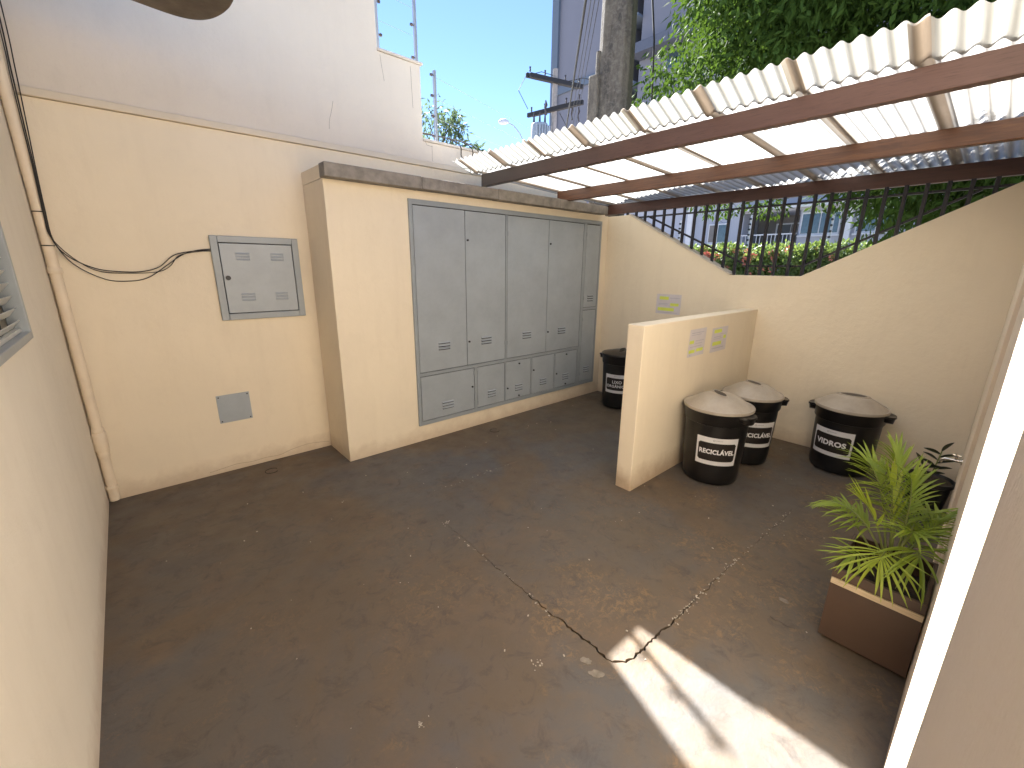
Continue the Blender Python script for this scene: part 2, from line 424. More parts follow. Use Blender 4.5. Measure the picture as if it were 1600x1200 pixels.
# pale mortar patches, flush caps and crumbs on the floor
def blob(cx, cy, rx, ry, z, seed, n=18, rot=0):
    r = random.Random(seed); P = []
    for k in range(n):
        a = 2 * math.pi * k / n; q = 1 + r.uniform(-.2, .2)
        x, y = rx * q * math.cos(a), ry * q * math.sin(a)
        P.append((cx + x * math.cos(rot) - y * math.sin(rot), cy + x * math.sin(rot) + y * math.cos(rot)))
    return MB().prism(P, 'z', .0003, z)
for (cx, cy, rx, ry, sd_, rt, lb) in ((1.155, .83, .014, .024, 1, .5, 'small pale mortar splash on the floor left of the crack corner'),
                                   (1.14, .765, .015, .030, 2, .6, 'pale oval mortar splash on the floor beside the crack corner'),
                                   (2.14, .41, .014, .022, 3, 0, 'pale mortar splash on the floor left of the brown planter')):
    o = blob(cx, cy, rx, ry, .0016, sd_, rot=rt).build('mortar_splash', M_patchp); tag(o, lb, 'mortar splash', 'mortar splashes on the floor')
for cx, cy, lb in ((.62, 3.50, 'round cap outline in the floor below the small grey cover plate'), (2.48, 3.04, 'round cap outline in the floor in front of the meter doors')):
    m_ = MB(); pts = [(cx + .045 * math.cos(a), cy + .045 * math.sin(a), .001) for a in np.linspace(.4, 5.6, 30)]
    m_.tube(pts, .0022, 5); o = m_.build('inspection_cap', M_gap); tag(o, lb, 'inspection cap', 'round caps in the floor')
cb = MB(); r2 = random.Random(3)
for k in range(120):
    x, y = r2.uniform(XL + .05, 4.2), r2.uniform(.1, 3.1); s_ = r2.choice((.0016, .0022, .003, .0045))
    T = Matrix.Translation((x, y, s_ * .4)) @ Matrix.Rotation(r2.uniform(0, 6), 4, 'Z')
    cb.box(-s_, s_, -s_ * .6, s_ * .6, -s_ * .35, s_ * .35, T)
for cx, cy in ((1.262, 2.03), (1.0, .95), (.52, 1.05), (1.9, 2.405)):
    for k in range(14):
        s_ = r2.uniform(.001, .004); T = Matrix.Translation((cx + r2.gauss(0, .014), cy + r2.gauss(0, .014), s_ * .4)) @ Matrix.Rotation(r2.uniform(0, 6), 4, 'Z')
        cb.box(-s_, s_, -s_ * .6, s_ * .6, -s_ * .35, s_ * .35, T)
for (xa, ya, xb, yb, nn) in ((1.60, .70, 2.3, .685, 70), (2.3, .68, 3.1, .65, 30), (1.235, 1.9, 1.228, 1.0, 26), (1.46, 2.41, 2.1, 2.39, 22)):
    for k in range(nn):
        t = r2.random(); s_ = r2.uniform(.0012, .0036); T = Matrix.Translation((xa + (xb - xa) * t + r2.gauss(0, .006), ya + (yb - ya) * t + r2.gauss(0, .008), s_ * .35)) @ Matrix.Rotation(r2.uniform(0, 6), 4, 'Z')
        cb.box(-s_ * 1.3, s_ * 1.3, -s_ * .7, s_ * .7, -s_ * .35, s_ * .25, T)
o = cb.build('plaster_crumbs', plain('pale_crumbs', (.42, .38, .32), .9)); tag(o, 'pale plaster crumbs scattered over the floor', 'crumbs', kind='stuff')
b = MB(); b.box(-400, 600, -400, 600, -.30, -.12); o = b.build('ground', M_walk); tag(o, kind='structure')
b = MB(); b.box(6.2, 10.0, -300, 300, -.119, -.11); o = b.build('street', M_road); tag(o, kind='structure')
b = MB(); b.box(4.52, 6.2, -60, 60, -.119, .02); o = b.build('pavement', M_walk, bevel=.01); tag(o, kind='structure')

# ================================================================== WALLS
# A: rear wall: beige lower face, moulding, stepped upper wall
b = MB(); b.box(-.6, XF + .12, YA, YA + .16, -.02, 2.41)
A = b.build('rear_wall', M_wall, bevel=.003)
tag(A, 'tall beige rear wall with a thin moulding and stepped paler top', 'wall')
b = MB(); b.box(-.6, XF + .12, YA - .022, YA + .16, 2.412, 2.455); b.build('moulding', M_mould, A, bevel=.006)
up = MB(); up.prism([(-.6, 2.457), (XF + 2.0, 2.457), (XF + 2.0, 2.62), (2.215, 2.62), (2.215, 3.20), (1.83, 3.20), (1.83, 5.3), (-.6, 5.3)], 'y', YA + .012, YA + .15)
up.build('upper_wall', M_upper, A, bevel=.003)
for x0, x1, z in ((2.216, XF + 2.0, 2.622), (1.831, 2.235, 3.202)):
    b = MB(); b.box(x0, x1, YA - .004, YA + .165, z, z + .02); b.build('coping', M_coping, A, bevel=.004)
# hairline drips / cracks in the upper wall (shallow grooves filled with grime)
for pts in ([(2.305, 2.60), (2.303, 2.47)], [(1.85, 3.18), (1.875, 3.0)], [(1.44, 2.76), (1.40, 2.62), (1.39, 2.56)], [(2.12, 3.17), (2.13, 2.86)],
            [(2.23, 2.64), (2.25, 2.595), (2.31, 2.59)]):
    P = []; r3 = random.Random(len(P) + int(pts[0][0] * 100))
    for (a0, a1), (c0, c1) in zip(pts[:-1], pts[1:]):
        for k in range(7): P.append((a0 + (c0 - a0) * k / 6 + r3.uniform(-.0015, .0015), YA + .0115, a1 + (c1 - a1) * k / 6))
    m_ = MB(); m_.tube(P, .0012, 4); m_.build('hairline_crack', M_cap2, A)
# base plaster seam on the rear wall, a thin brown line
P = [(x, YA - .0002, .035 + .02 * noise.noise(Vector((x * 6, 1, 0))) + (.03 if x > .75 else 0) * math.sin((x - .75) * 8)) for x in np.linspace(.25, 1.13, 40)]
m_ = MB(); m_.tube(P, .0013, 4); m_.build('plaster_seam', plain('seam_brown', (.30, .21, .13), .9), A)

# L: left wall with louvred window
WY0, WY1, WZ0, WZ1 = 1.35, 2.555, 1.255, 2.0
b = MB()
b.box(XL - .16, XL, -.4, WY0, -.02, 3.05); b.box(XL - .16, XL, WY1, YA - .0, -.02, 3.05)
b.box(XL - .16, XL, WY0, WY1, -.02, WZ0); b.box(XL - .16, XL, WY0, WY1, WZ1, 3.05)
M_left = stucco('left_wall_paint', (.80, .735, .63))
L = b.build('side_wall', M_left)
tag(L, 'pale beige side wall at the left edge with a grey louvred window', 'wall')
b = MB(); fw = .032
b.box(XL - .045, XL + .012, WY1 - fw, WY1 - .001, WZ0 + .001, WZ1 - .001); b.box(XL - .045, XL + .012, WY0 + .001, WY0 + fw, WZ0 + .001, WZ1 - .001)
b.box(XL - .045, XL + .012, WY0 + fw, WY1 - fw, WZ0 + .001, WZ0 + .03); b.box(XL - .045, XL + .012, WY0 + fw, WY1 - fw, WZ1 - .04, WZ1 - .001)
Wn = b.build('window', M_grey2, L, bevel=.003)
b = MB(); b.box(XL - .075, XL - .066, WY0 + .002, WY1 - .002, WZ0 + .002, WZ1 - .002); b.build('pane', M_aptd, Wn)
z = WZ0 + .062
while z < WZ1 - .06:
    b = MB(); T = Matrix.Translation((XL - .020, 0, z)) @ Matrix.Rotation(R(-52), 4, 'Y')
    b.box(-.019, .019, WY0 + fw + .001, WY1 - fw - .012, -.0015, .0015, T); b.build('louvre_slat', M_alu, Wn); z += .047
b = MB(); b.box(XL - .028, XL - .012, WY0 + fw + .001, WY1 - fw - .001, WZ0 + .031, WZ0 + .046); b.build('louvre_rail', M_alu, Wn)

# R: right wall (very close to the camera), steps back at XR
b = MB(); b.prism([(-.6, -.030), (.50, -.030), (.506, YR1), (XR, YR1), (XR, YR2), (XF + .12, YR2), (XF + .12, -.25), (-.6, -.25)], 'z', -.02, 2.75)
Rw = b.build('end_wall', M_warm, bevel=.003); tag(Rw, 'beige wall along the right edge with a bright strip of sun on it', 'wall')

# F: boundary wall with V notch
b = MB(); b.prism([(YA + .14, -.02), (YA + .14, 2.12), (2.985, 2.12), (1.80, 1.49), (1.21, 1.49), (.05, 2.115), (YR2 - .1, 2.16), (YR2 - .1, -.02)], 'x', XF, XF + .125)
F = b.build('boundary_wall', M_wall, bevel=.004); tag(F, 'beige boundary wall with a notch cut down to a flat sill below the black bars', 'wall')
for a, c in (((2.985, 2.12), (1.80, 1.49)),):
    d = Vector((0, c[0] - a[0], c[1] - a[1])); ln = d.length; ang = math.atan2(d.z, -d.y)
    b = MB(); q = Vector((0, -d.z, d.y)).normalized(); q = q if q.z > 0 else -q
    p0 = Vector((XF + .06, a[0], a[1])); p1 = Vector((XF + .06, c[0], c[1]))
    vs_ = []
    for p in (p0, p1):
        for hx, hz in ((-.07, .001), (.07, .001), (.07, .012), (-.07, .012)): vs_.append(p + Vector((hx, 0, 0)) + q * hz)
    b.add(vs_, [(0, 1, 2, 3), (7, 6, 5, 4), (0, 4, 5, 1), (1, 5, 6, 2), (2, 6, 7, 3), (3, 7, 4, 0)]); b.build('coping', M_coping, F)

# block that houses the meters
b = MB(); b.box(XB, XF - .001, YB, YA - .001, -.02, 2.125)
Bk = b.build('meter_block', M_wall, bevel=.004); tag(Bk, 'beige masonry block with a concrete lintel that houses the grey meter doors', 'masonry block')
b = MB(); b.prism([(XB, YB + .0), (XB + .0, YA - .001), (XF - .001, YA - .001), (XF - .001, YB + .05), (XB + .05, YB)], 'z', 2.127, 2.215); b.build('block_top', M_wall, Bk)
for i, (x0, x1) in enumerate(((1.125, 1.86), (1.862, 2.63), (2.632, 3.44), (3.442, 4.235))):
    b = MB(); b.box(x0, x1, YB - .105, YB - .001, 2.122 + .002 * (i % 2), 2.212 - .002 * (i % 2)); b.build('lintel_slab', M_cap, Bk, bevel=.006)

# partition
b = MB(); b.box(2.472, XF - .001, 1.50, 1.625, -.02, 1.188)
Pt = b.build('partition_wall', M_part, bevel=.006); tag(Pt, 'low beige partition wall standing between the black lidded bin and the grey lidded bins', 'wall')

# canopy over the left window
pts = [(-.316, 2.2), (.58, 2.2), (.61, 2.35), (.62, 2.70), (.608, 2.84), (.575, 2.95), (.53, 3.02), (.47, 3.055), (.38, 3.06), (.2, 3.03), (-.05, 2.99), (-.316, 2.96)]
P3 = [Vector((*p, 0)) for p in pts]; q_ = []
for i in range(len(P3) - 1):
    a, b_, c, d = P3[max(i - 1, 0)], P3[i], P3[i + 1], P3[min(i + 2, len(P3) - 1)]
    for k in range(6 if 1 < i < len(P3) - 2 else 1):
        t = k / 6; v = .5 * ((2 * b_) + (c - a) * t + (2 * a - 5 * b_ + 4 * c - d) * t * t + (3 * b_ - a - 3 * c + d) * t ** 3); q_.append((v.x, v.y))
q_.append(pts[-1])
b = MB(); b.prism(q_, 'z', 2.75, 2.83); o = b.build('window_canopy', M_cap2, bevel=.01)
tag(o, 'dark weathered slab with a rounded end jutting in at the top left', 'canopy')

# ================================================================== ROOF over the bins
roof = thing('lean_to_roof', 'corrugated white translucent roof on three wooden beams over the bins', 'roof', (3.4, 1.6, 2.2))
def rz_(x):
    return 2.366 - .042 * (x - 2.52)
def P_(x): return Vector(x) - Vector((3.4, 1.6, 2.2))
def rbox(name, mat, x0, x1, y0, y1, z0, z1, bev=.004):
    b = MB(); b.box(x0 - 3.4, x1 - 3.4, y0 - 1.6, y1 - 1.6, z0 - 2.2, z1 - 2.2); return b.build(name, mat, roof, bevel=bev)
rbox('beam', M_beam1, 2.55, 2.605, YR1 + .002, 3.31, 2.236, 2.338)
rbox('beam', M_beam2, 3.545, 3.60, YR2 + .002, 3.31, 2.203, 2.305)
rbox('beam', M_beam3, 4.495, 4.55, YR2 - .09, 3.66, 2.158, 2.265)
PITCH = .065; W_ = .42
def sheet(name, k, y0, y1, xs, zf, mats, amp, par, rust=False):
    b = MB(); ny = int(round((y1 - y0) / (PITCH / 10))); tilt = rnd.uniform(-.004, .004)
    for x in xs:
        for j in range(ny + 1):
            y = y0 + (y1 - y0) * j / ny
            z = zf(x) + amp * math.cos(2 * math.pi * y / PITCH) + .0035 * (k % 2) + tilt * (x - 2.5) + .003 * noise.noise(Vector((x * 2, y * 3, k)))
            b.v.append(tuple(P_((x, y, z))))
    for i in range(len(xs) - 1):
        for j in range(ny):
            a = i * (ny + 1) + j
            b.f.append((a, a + 1, a + ny + 2, a + ny + 1))
            yy = y0 + (y1 - y0) * (j + .5) / ny
            b.mi.append(1 if (yy - y0 < .046 and k > 0) or (yy - y0 > W_) else 0)
    return b.build(name, mats, par, smooth='all')
y0 = -.034; k = 0
while y0 < 3.42:
    y1 = min(y0 + W_ + .062, 3.45)
    sh = rnd.uniform(-.008, .008)
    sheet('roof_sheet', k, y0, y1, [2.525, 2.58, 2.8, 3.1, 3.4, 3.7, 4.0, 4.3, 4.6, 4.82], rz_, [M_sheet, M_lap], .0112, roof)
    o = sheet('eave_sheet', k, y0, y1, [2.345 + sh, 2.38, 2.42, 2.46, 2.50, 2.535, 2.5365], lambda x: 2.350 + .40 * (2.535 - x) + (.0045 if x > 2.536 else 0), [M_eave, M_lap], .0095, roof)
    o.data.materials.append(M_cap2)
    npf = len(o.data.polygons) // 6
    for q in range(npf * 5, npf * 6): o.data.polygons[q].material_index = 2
    y0 += W_; k += 1

# ================================================================== METER DOORS
YM = YB
mt = thing('meter_cabinet', 'wall of tall and small grey metal meter doors set in the beige block', 'meter cabinet', (3.0, YM, .15))
def mbx(name, mat, x0, x1, y0, y1, z0, z1, par=None, bev=.0015):
    b = MB(); b.box(x0 - 3.0, x1 - 3.0, y0 - YM, y1 - YM, z0 - .15, z1 - .15); return b.build(name, mat, par or mt, bevel=bev)
b = MB()
def fr(x0, x1, z0, z1): b.box(x0 - 3, x1 - 3, -.018, .004, z0 - .15, z1 - .15)
fr(1.782, 1.812, .152, 2.058); fr(4.232, 4.258, .152, 2.058); fr(1.812, 4.232, 2.018, 2.058); fr(1.812, 4.232, .152, .188)
fr(1.812, 3.935, .606, .636); fr(2.792, 2.812, .636, 2.018); fr(3.94, 3.985, .188, 2.018); fr(3.985, 4.232, 1.062, 1.088)
fr(2.402, 2.432, .188, .606); fr(2.786, 2.800, .188, .606); fr(3.160, 3.176, .188, .606); fr(3.528, 3.545, .188, .606); fr(3.925, 3.94, .188, .63)
b.build('frame', M_grey2, mt, bevel=.002)
mbx('door_gap', M_gap, 1.81, 4.233, YM - .0035, YM - .0005, .187, 2.02, bev=0)
doors = [(1.815, 2.318, .640, 2.014, 1, (2.07, .86), []), (2.322, 2.788, .640, 2.014, 1, (2.55, .86), [(2.345, 1.77), (2.345, .865)]),
         (2.816, 3.378, .640, 2.014, 1, (3.09, .86), []), (3.382, 3.936, .640, 2.014, 1, (3.63, .86), [(3.405, 1.78), (3.405, .86)]),
         (3.99, 4.228, 1.092, 2.012, 0, (4.11, 1.2), []), (3.99, 4.228, .192, 1.058, 0, (4.11, .34), []),
         (1.816, 2.398, .192, .602, 1, (2.09, .30), [(2.372, .42)]), (2.436, 2.782, .192, .602, 1, (2.615, .31), []),
         (2.804, 3.156, .192, .602, 1, (2.985, .31), [(2.985, .565), (2.825, .32), (2.985, .215)]), (3.180, 3.524, .192, .602, 1, (3.355, .31), [(3.20, .46)]),
         (3.549, 3.921, .192, .602, 1, (3.73, .31), [(3.57, .36), (3.73, .57), (3.73, .215)])]
dmesh = {}
def louvres(cx, cz, par, n=3, wd=.11, gap=.027):
    for q in range(n):
        z = cz + (q - (n - 1) / 2) * gap; b = MB()
        P = [(cx - wd / 2, z + .008), (cx + wd / 2, z + .008), (cx + wd / 2, z - .003), (cx - wd / 2, z - .003)]
        y0_ = YM - .0158
        vs_ = [(P[0][0], y0_, P[0][1]), (P[1][0], y0_, P[1][1]), (P[2][0] - .005, y0_ - .013, P[2][1]), (P[3][0] + .005, y0_ - .013, P[3][1]), (P[2][0], y0_, P[2][1]), (P[3][0], y0_, P[3][1])]
        vs_ = [(x - 3, y - YM, zz - .15) for x, y, zz in vs_]
        b.add(vs_, [(0, 1, 2, 3), (0, 3, 5), (1, 4, 2)]); b.m = 1
        b.add([vs_[5], vs_[4], vs_[2], vs_[3]], [(0, 1, 2, 3)])
        b.box(cx - wd / 2 + .002 - 3, cx + wd / 2 - .002 - 3, y0_ - YM - .0035, y0_ - YM - .0018, z - .0115 - .15, z - .0035 - .15)  # black underside and strip paint the shade in the slot below
        b.build('louvre', [M_grey, M_gap], par)
for (x0, x1, z0, z1, rs, lv, locks) in doors:
    dy = rnd.uniform(0, .0012)
    d = mbx('door', M_grey, x0 + .0015, x1 - .0015, YM - .0155 - dy, YM - .006, z0 + .002, z1 - .002, bev=.0012)
    louvres(*lv, d, 3, .125 if x1 - x0 > .4 else .105)
    for lx, lz in locks:
        b = MB(); seg = 12
        b.tube([(lx - 3, -.0165, lz - .15), (lx - 3, -.026, lz - .15)], .009, 12); b.build('lock', M_dark, d, smooth=True)
    for hz in (z0 + .12 * (z1 - z0), z1 - .12 * (z1 - z0)):
        hx = x1 - .001 if locks else x0 + .001
        b = MB(); b.box(hx - .005 - 3, hx + .005 - 3, -.022, -.016, hz - .02 - .15, hz + .02 - .15); b.build('hinge', M_grey2, d)

# ================================================================== JUNCTION BOX, COVER PLATE
jb = thing('junction_box', 'grey metal junction box door set in the beige rear wall', 'junction box', (.77, YA, 1.445))
def jbx(x0, x1, y0, y1, z0, z1, B): B.box(x0 - .77, x1 - .77, y0, y1, z0 - 1.445, z1 - 1.445)
b = MB(); x0, x1, z0, z1 = .49, 1.055, 1.155, 1.738; t = .045
for k, (a0, a1, c0, c1) in enumerate(((x0, x0 + t, z0, z1), (x1 - t, x1, z0, z1), (x0 + t, x1 - t, z1 - t, z1), (x0 + t, x1 - t, z0, z0 + t))): jbx(a0, a1, -.026, .003, c0, c1, b)
b.build('frame', M_grey2, jb, bevel=.004)
b = MB(); jbx(x0 + t, x1 - t, -.008, -.002, z0 + t, z1 - t, b); b.build('door_gap', M_gap, jb)
b = MB(); jbx(x0 + t + .005, x1 - t - .004, -.021, -.010, z0 + t + .005, z1 - t - .005, b); jd = b.build('door', M_grey, jb, bevel=.002)
for cx, cz in ((.675, 1.60), (.90, 1.60), (.675, 1.315), (.90, 1.315)):
    for q in range(3):
        zz = cz + (q - 1) * .021 - 1.445; xx = cx - .77; b = MB(); y_ = -.0213
        b.add([(xx - .045, y_, zz + .006), (xx + .045, y_, zz + .006), (xx + .041, y_ - .006, zz - .004), (xx - .041, y_ - .006, zz - .004), (xx + .045, y_, zz - .004), (xx - .045, y_, zz - .004)],
              [(0, 1, 2, 3), (0, 3, 5), (1, 4, 2)]); b.m = 1; b.add([(xx - .045, y_, zz - .004), (xx + .045, y_, zz - .004), (xx + .041, y_ - .006, zz - .004), (xx - .041, y_ - .006, zz - .004)], [(0, 1, 2, 3)])
        b.build('louvre', [M_grey, M_gap], jd)  # underside coloured black for the shade below each louvre
b = MB(); b.tube([(.565 - .77, -.021, 0.008), (.565 - .77, -.034, .008)], .016, 14); b.build('lock', M_dark, jd, smooth=True)
cp = MB(); cp.box(.368, .582, YA - .007, YA - .0005, .392, .606)
cpo = cp.build('cover_plate', M_grey, bevel=.002); tag(cpo, 'small square grey cover plate screwed to the rear wall near the floor', 'cover plate')
for sx, sz in ((.382, .406), (.568, .406), (.382, .592), (.568, .592)):
    b = MB(); b.tube([(sx, YA - .0072, sz), (sx, YA - .011, sz)], .005, 8); b.build('screw', M_dark, cpo)

# ================================================================== PIPE AND CABLES IN THE LEFT CORNER
pp = thing('drain_pipe', 'beige painted drain pipe running down the left corner', 'pipe', (-.285, 3.668, 0))
def pz(z): return .006 * math.sin(z * 1.9) * .5
b = MB(); b.tube([(pz(z), 0, z) for z in np.linspace(.02, 4.4, 30)], .0265, 18); b.build('pipe', M_pvc, pp, smooth=True)
for z0, z1, r in ((1.485, 1.52, .034), (.37, .50, .0355), (.33, .372, .031), (.50, .53, .031), (.10, .125, .033), (2.9, 2.94, .034)):
    b = MB(); b.lathe([(r * .93, z0), (r, z0 + .004), (r, z1 - .004), (r * .93, z1)], 20, (pz(z0), 0, 0)); b.build('coupling', M_pvc, pp, smooth=True)
for z in (1.64, 1.82):
    b = MB(); b.lathe([(.0275, z - .003), (.0285, z), (.0275, z + .003)], 20, (pz(z), 0, 0)); b.build('wire_tie', M_cable, pp)
def cable(name, pts, r, label, group='black cables running down the left corner', seg=6, mat=None):
    # smooth catmull-rom
    P = [Vector(p) for p in pts]; Q = []
    E_ = [P[0] * 2 - P[1]] + P + [P[-1] * 2 - P[-2]]
    for i in range(1, len(E_) - 2):
        for k in range(8):
            t = k / 8; a, b_, c, d = E_[i - 1:i + 3]
            Q.append(.5 * ((2 * b_) + (c - a) * t + (2 * a - 5 * b_ + 4 * c - d) * t * t + (3 * b_ - a - 3 * c + d) * t ** 3))
    Q.append(P[-1])
    m_ = MB(); m_.tube(Q, r, seg); o = m_.build(name, mat or M_cable, smooth='all'); tag(o, label, 'cable', group); return o
cable('cable', [(-.235, 3.65, 4.4), (-.24, 3.655, 2.9), (-.25, 3.66, 2.5), (-.256, 3.642, 2.1), (-.262, 3.638, 1.85), (-.262, 3.638, 1.69), (-.22, 3.655, 1.59), (-.11, 3.68, 1.515), (.02, 3.69, 1.495), (.12, 3.69, 1.50), (.20, 3.69, 1.53), (.28, 3.69, 1.60), (.38, 3.69, 1.628), (.495, 3.69, 1.640)], .0033,
      'thicker black cable looping from the pipe to the junction box')
cable('cable', [(-.225, 3.66, 4.4), (-.225, 3.665, 2.9), (-.235, 3.67, 2.5), (-.250, 3.65, 2.1), (-.258, 3.643, 1.84), (-.256, 3.645, 1.67), (-.20, 3.67, 1.54), (-.08, 3.695, 1.452), (.03, 3.697, 1.438), (.13, 3.697, 1.46), (.24, 3.695, 1.54), (.32, 3.69, 1.60), (.40, 3.685, 1.633), (.495, 3.69, 1.648)], .0028,
      'thin black cable hanging lowest below the others beside the pipe')
cable('cable', [(-.245, 3.64, 4.4), (-.25, 3.645, 2.8), (-.258, 3.65, 2.45), (-.262, 3.637, 2.05), (-.268, 3.636, 1.8), (-.264, 3.637, 1.69), (-.2, 3.66, 1.58), (-.1, 3.69, 1.50), (.05, 3.695, 1.487), (.18, 3.695, 1.495), (.25, 3.695, 1.53), (.31, 3.69, 1.60), (.42, 3.68, 1.628), (.495, 3.69, 1.632)], .0025,
      'thin black cable running just under the thicker one beside the pipe')

# ================================================================== NOTICES
def notice(name, label, o3, ux, uz, wd, hg, nrm, marks, group='taped paper notices'):
    """flat sheet: origin lower-left, ux along, uz up"""
    o3, ux, uz, nrm = Vector(o3), Vector(ux).normalized(), Vector(uz).normalized(), Vector(nrm)
    b = MB()
    def quad(B, a0, a1, c0, c1, d):
        B.add([o3 + ux * a + uz * c + nrm * dd for dd in (d - .0004, d) for a, c in ((a0, c0), (a1, c0), (a1, c1), (a0, c1))],
              [(0, 1, 2, 3), (7, 6, 5, 4), (0, 4, 5, 1), (1, 5, 6, 2), (2, 6, 7, 3), (3, 7, 4, 0)])
    quad(b, 0, wd, 0, hg, .0012); p = b.build(name, M_paper); tag(p, label, 'paper notice', group)
    for (mat, nm, items) in marks:
        for a0, a1, c0, c1 in items:
            b = MB(); quad(b, a0 * wd, a1 * wd, c0 * hg, c1 * hg, .0020)
            b.build(nm[:-1] if nm == 'printed_lines' else nm, mat, p)
notice('paper_notice', 'faded notice with yellow marker taped left on the low partition', (3.095, 1.50, .895), (1, 0, .0), (.06, 0, 1), .265, .21, (0, -1, 0),
       [(M_hl, 'highlight', [(.04, .30, .48, .60), (.06, .42, .13, .25), (.50, .92, .15, .27)]), (M_prl, 'printed_lines', [(.1, .85, .85, .875), (.1, .7, .78, .80), (.4, .9, .55, .57), (.4, .8, .45, .47), (.1, .8, .35, .37), (.14, .18, .04, .10)])])
notice('paper_notice', 'faded notice with yellow marker taped right on the low partition', (3.475, 1.50, .885), (1, 0, .0), (.04, 0, 1), .29, .20, (0, -1, 0),
       [(M_hl, 'highlight', [(.12, .60, .78, .92), (.75, .92, .5, .64), (.10, .66, .27, .42)]), (M_prl, 'printed_lines', [(.15, .6, .6, .63), (.15, .7, .53, .55), (.1, .85, .14, .17), (.5, .9, .70, .72)])])
notice('paper_notice', 'faded notice with yellow marker taped on the boundary wall above the partition', (XF, 2.545, 1.065), (0, -1, 0), (0, 0, 1), .285, .21, (-1, 0, 0),
       [(M_hl, 'highlight', [(.12, .50, .72, .88), (.58, .92, .42, .56), (.08, .75, .16, .32)]), (M_prl, 'printed_lines', [(.55, .95, .8, .83), (.1, .5, .5, .53), (.1, .45, .44, .46), (.1, .9, .06, .09)])])

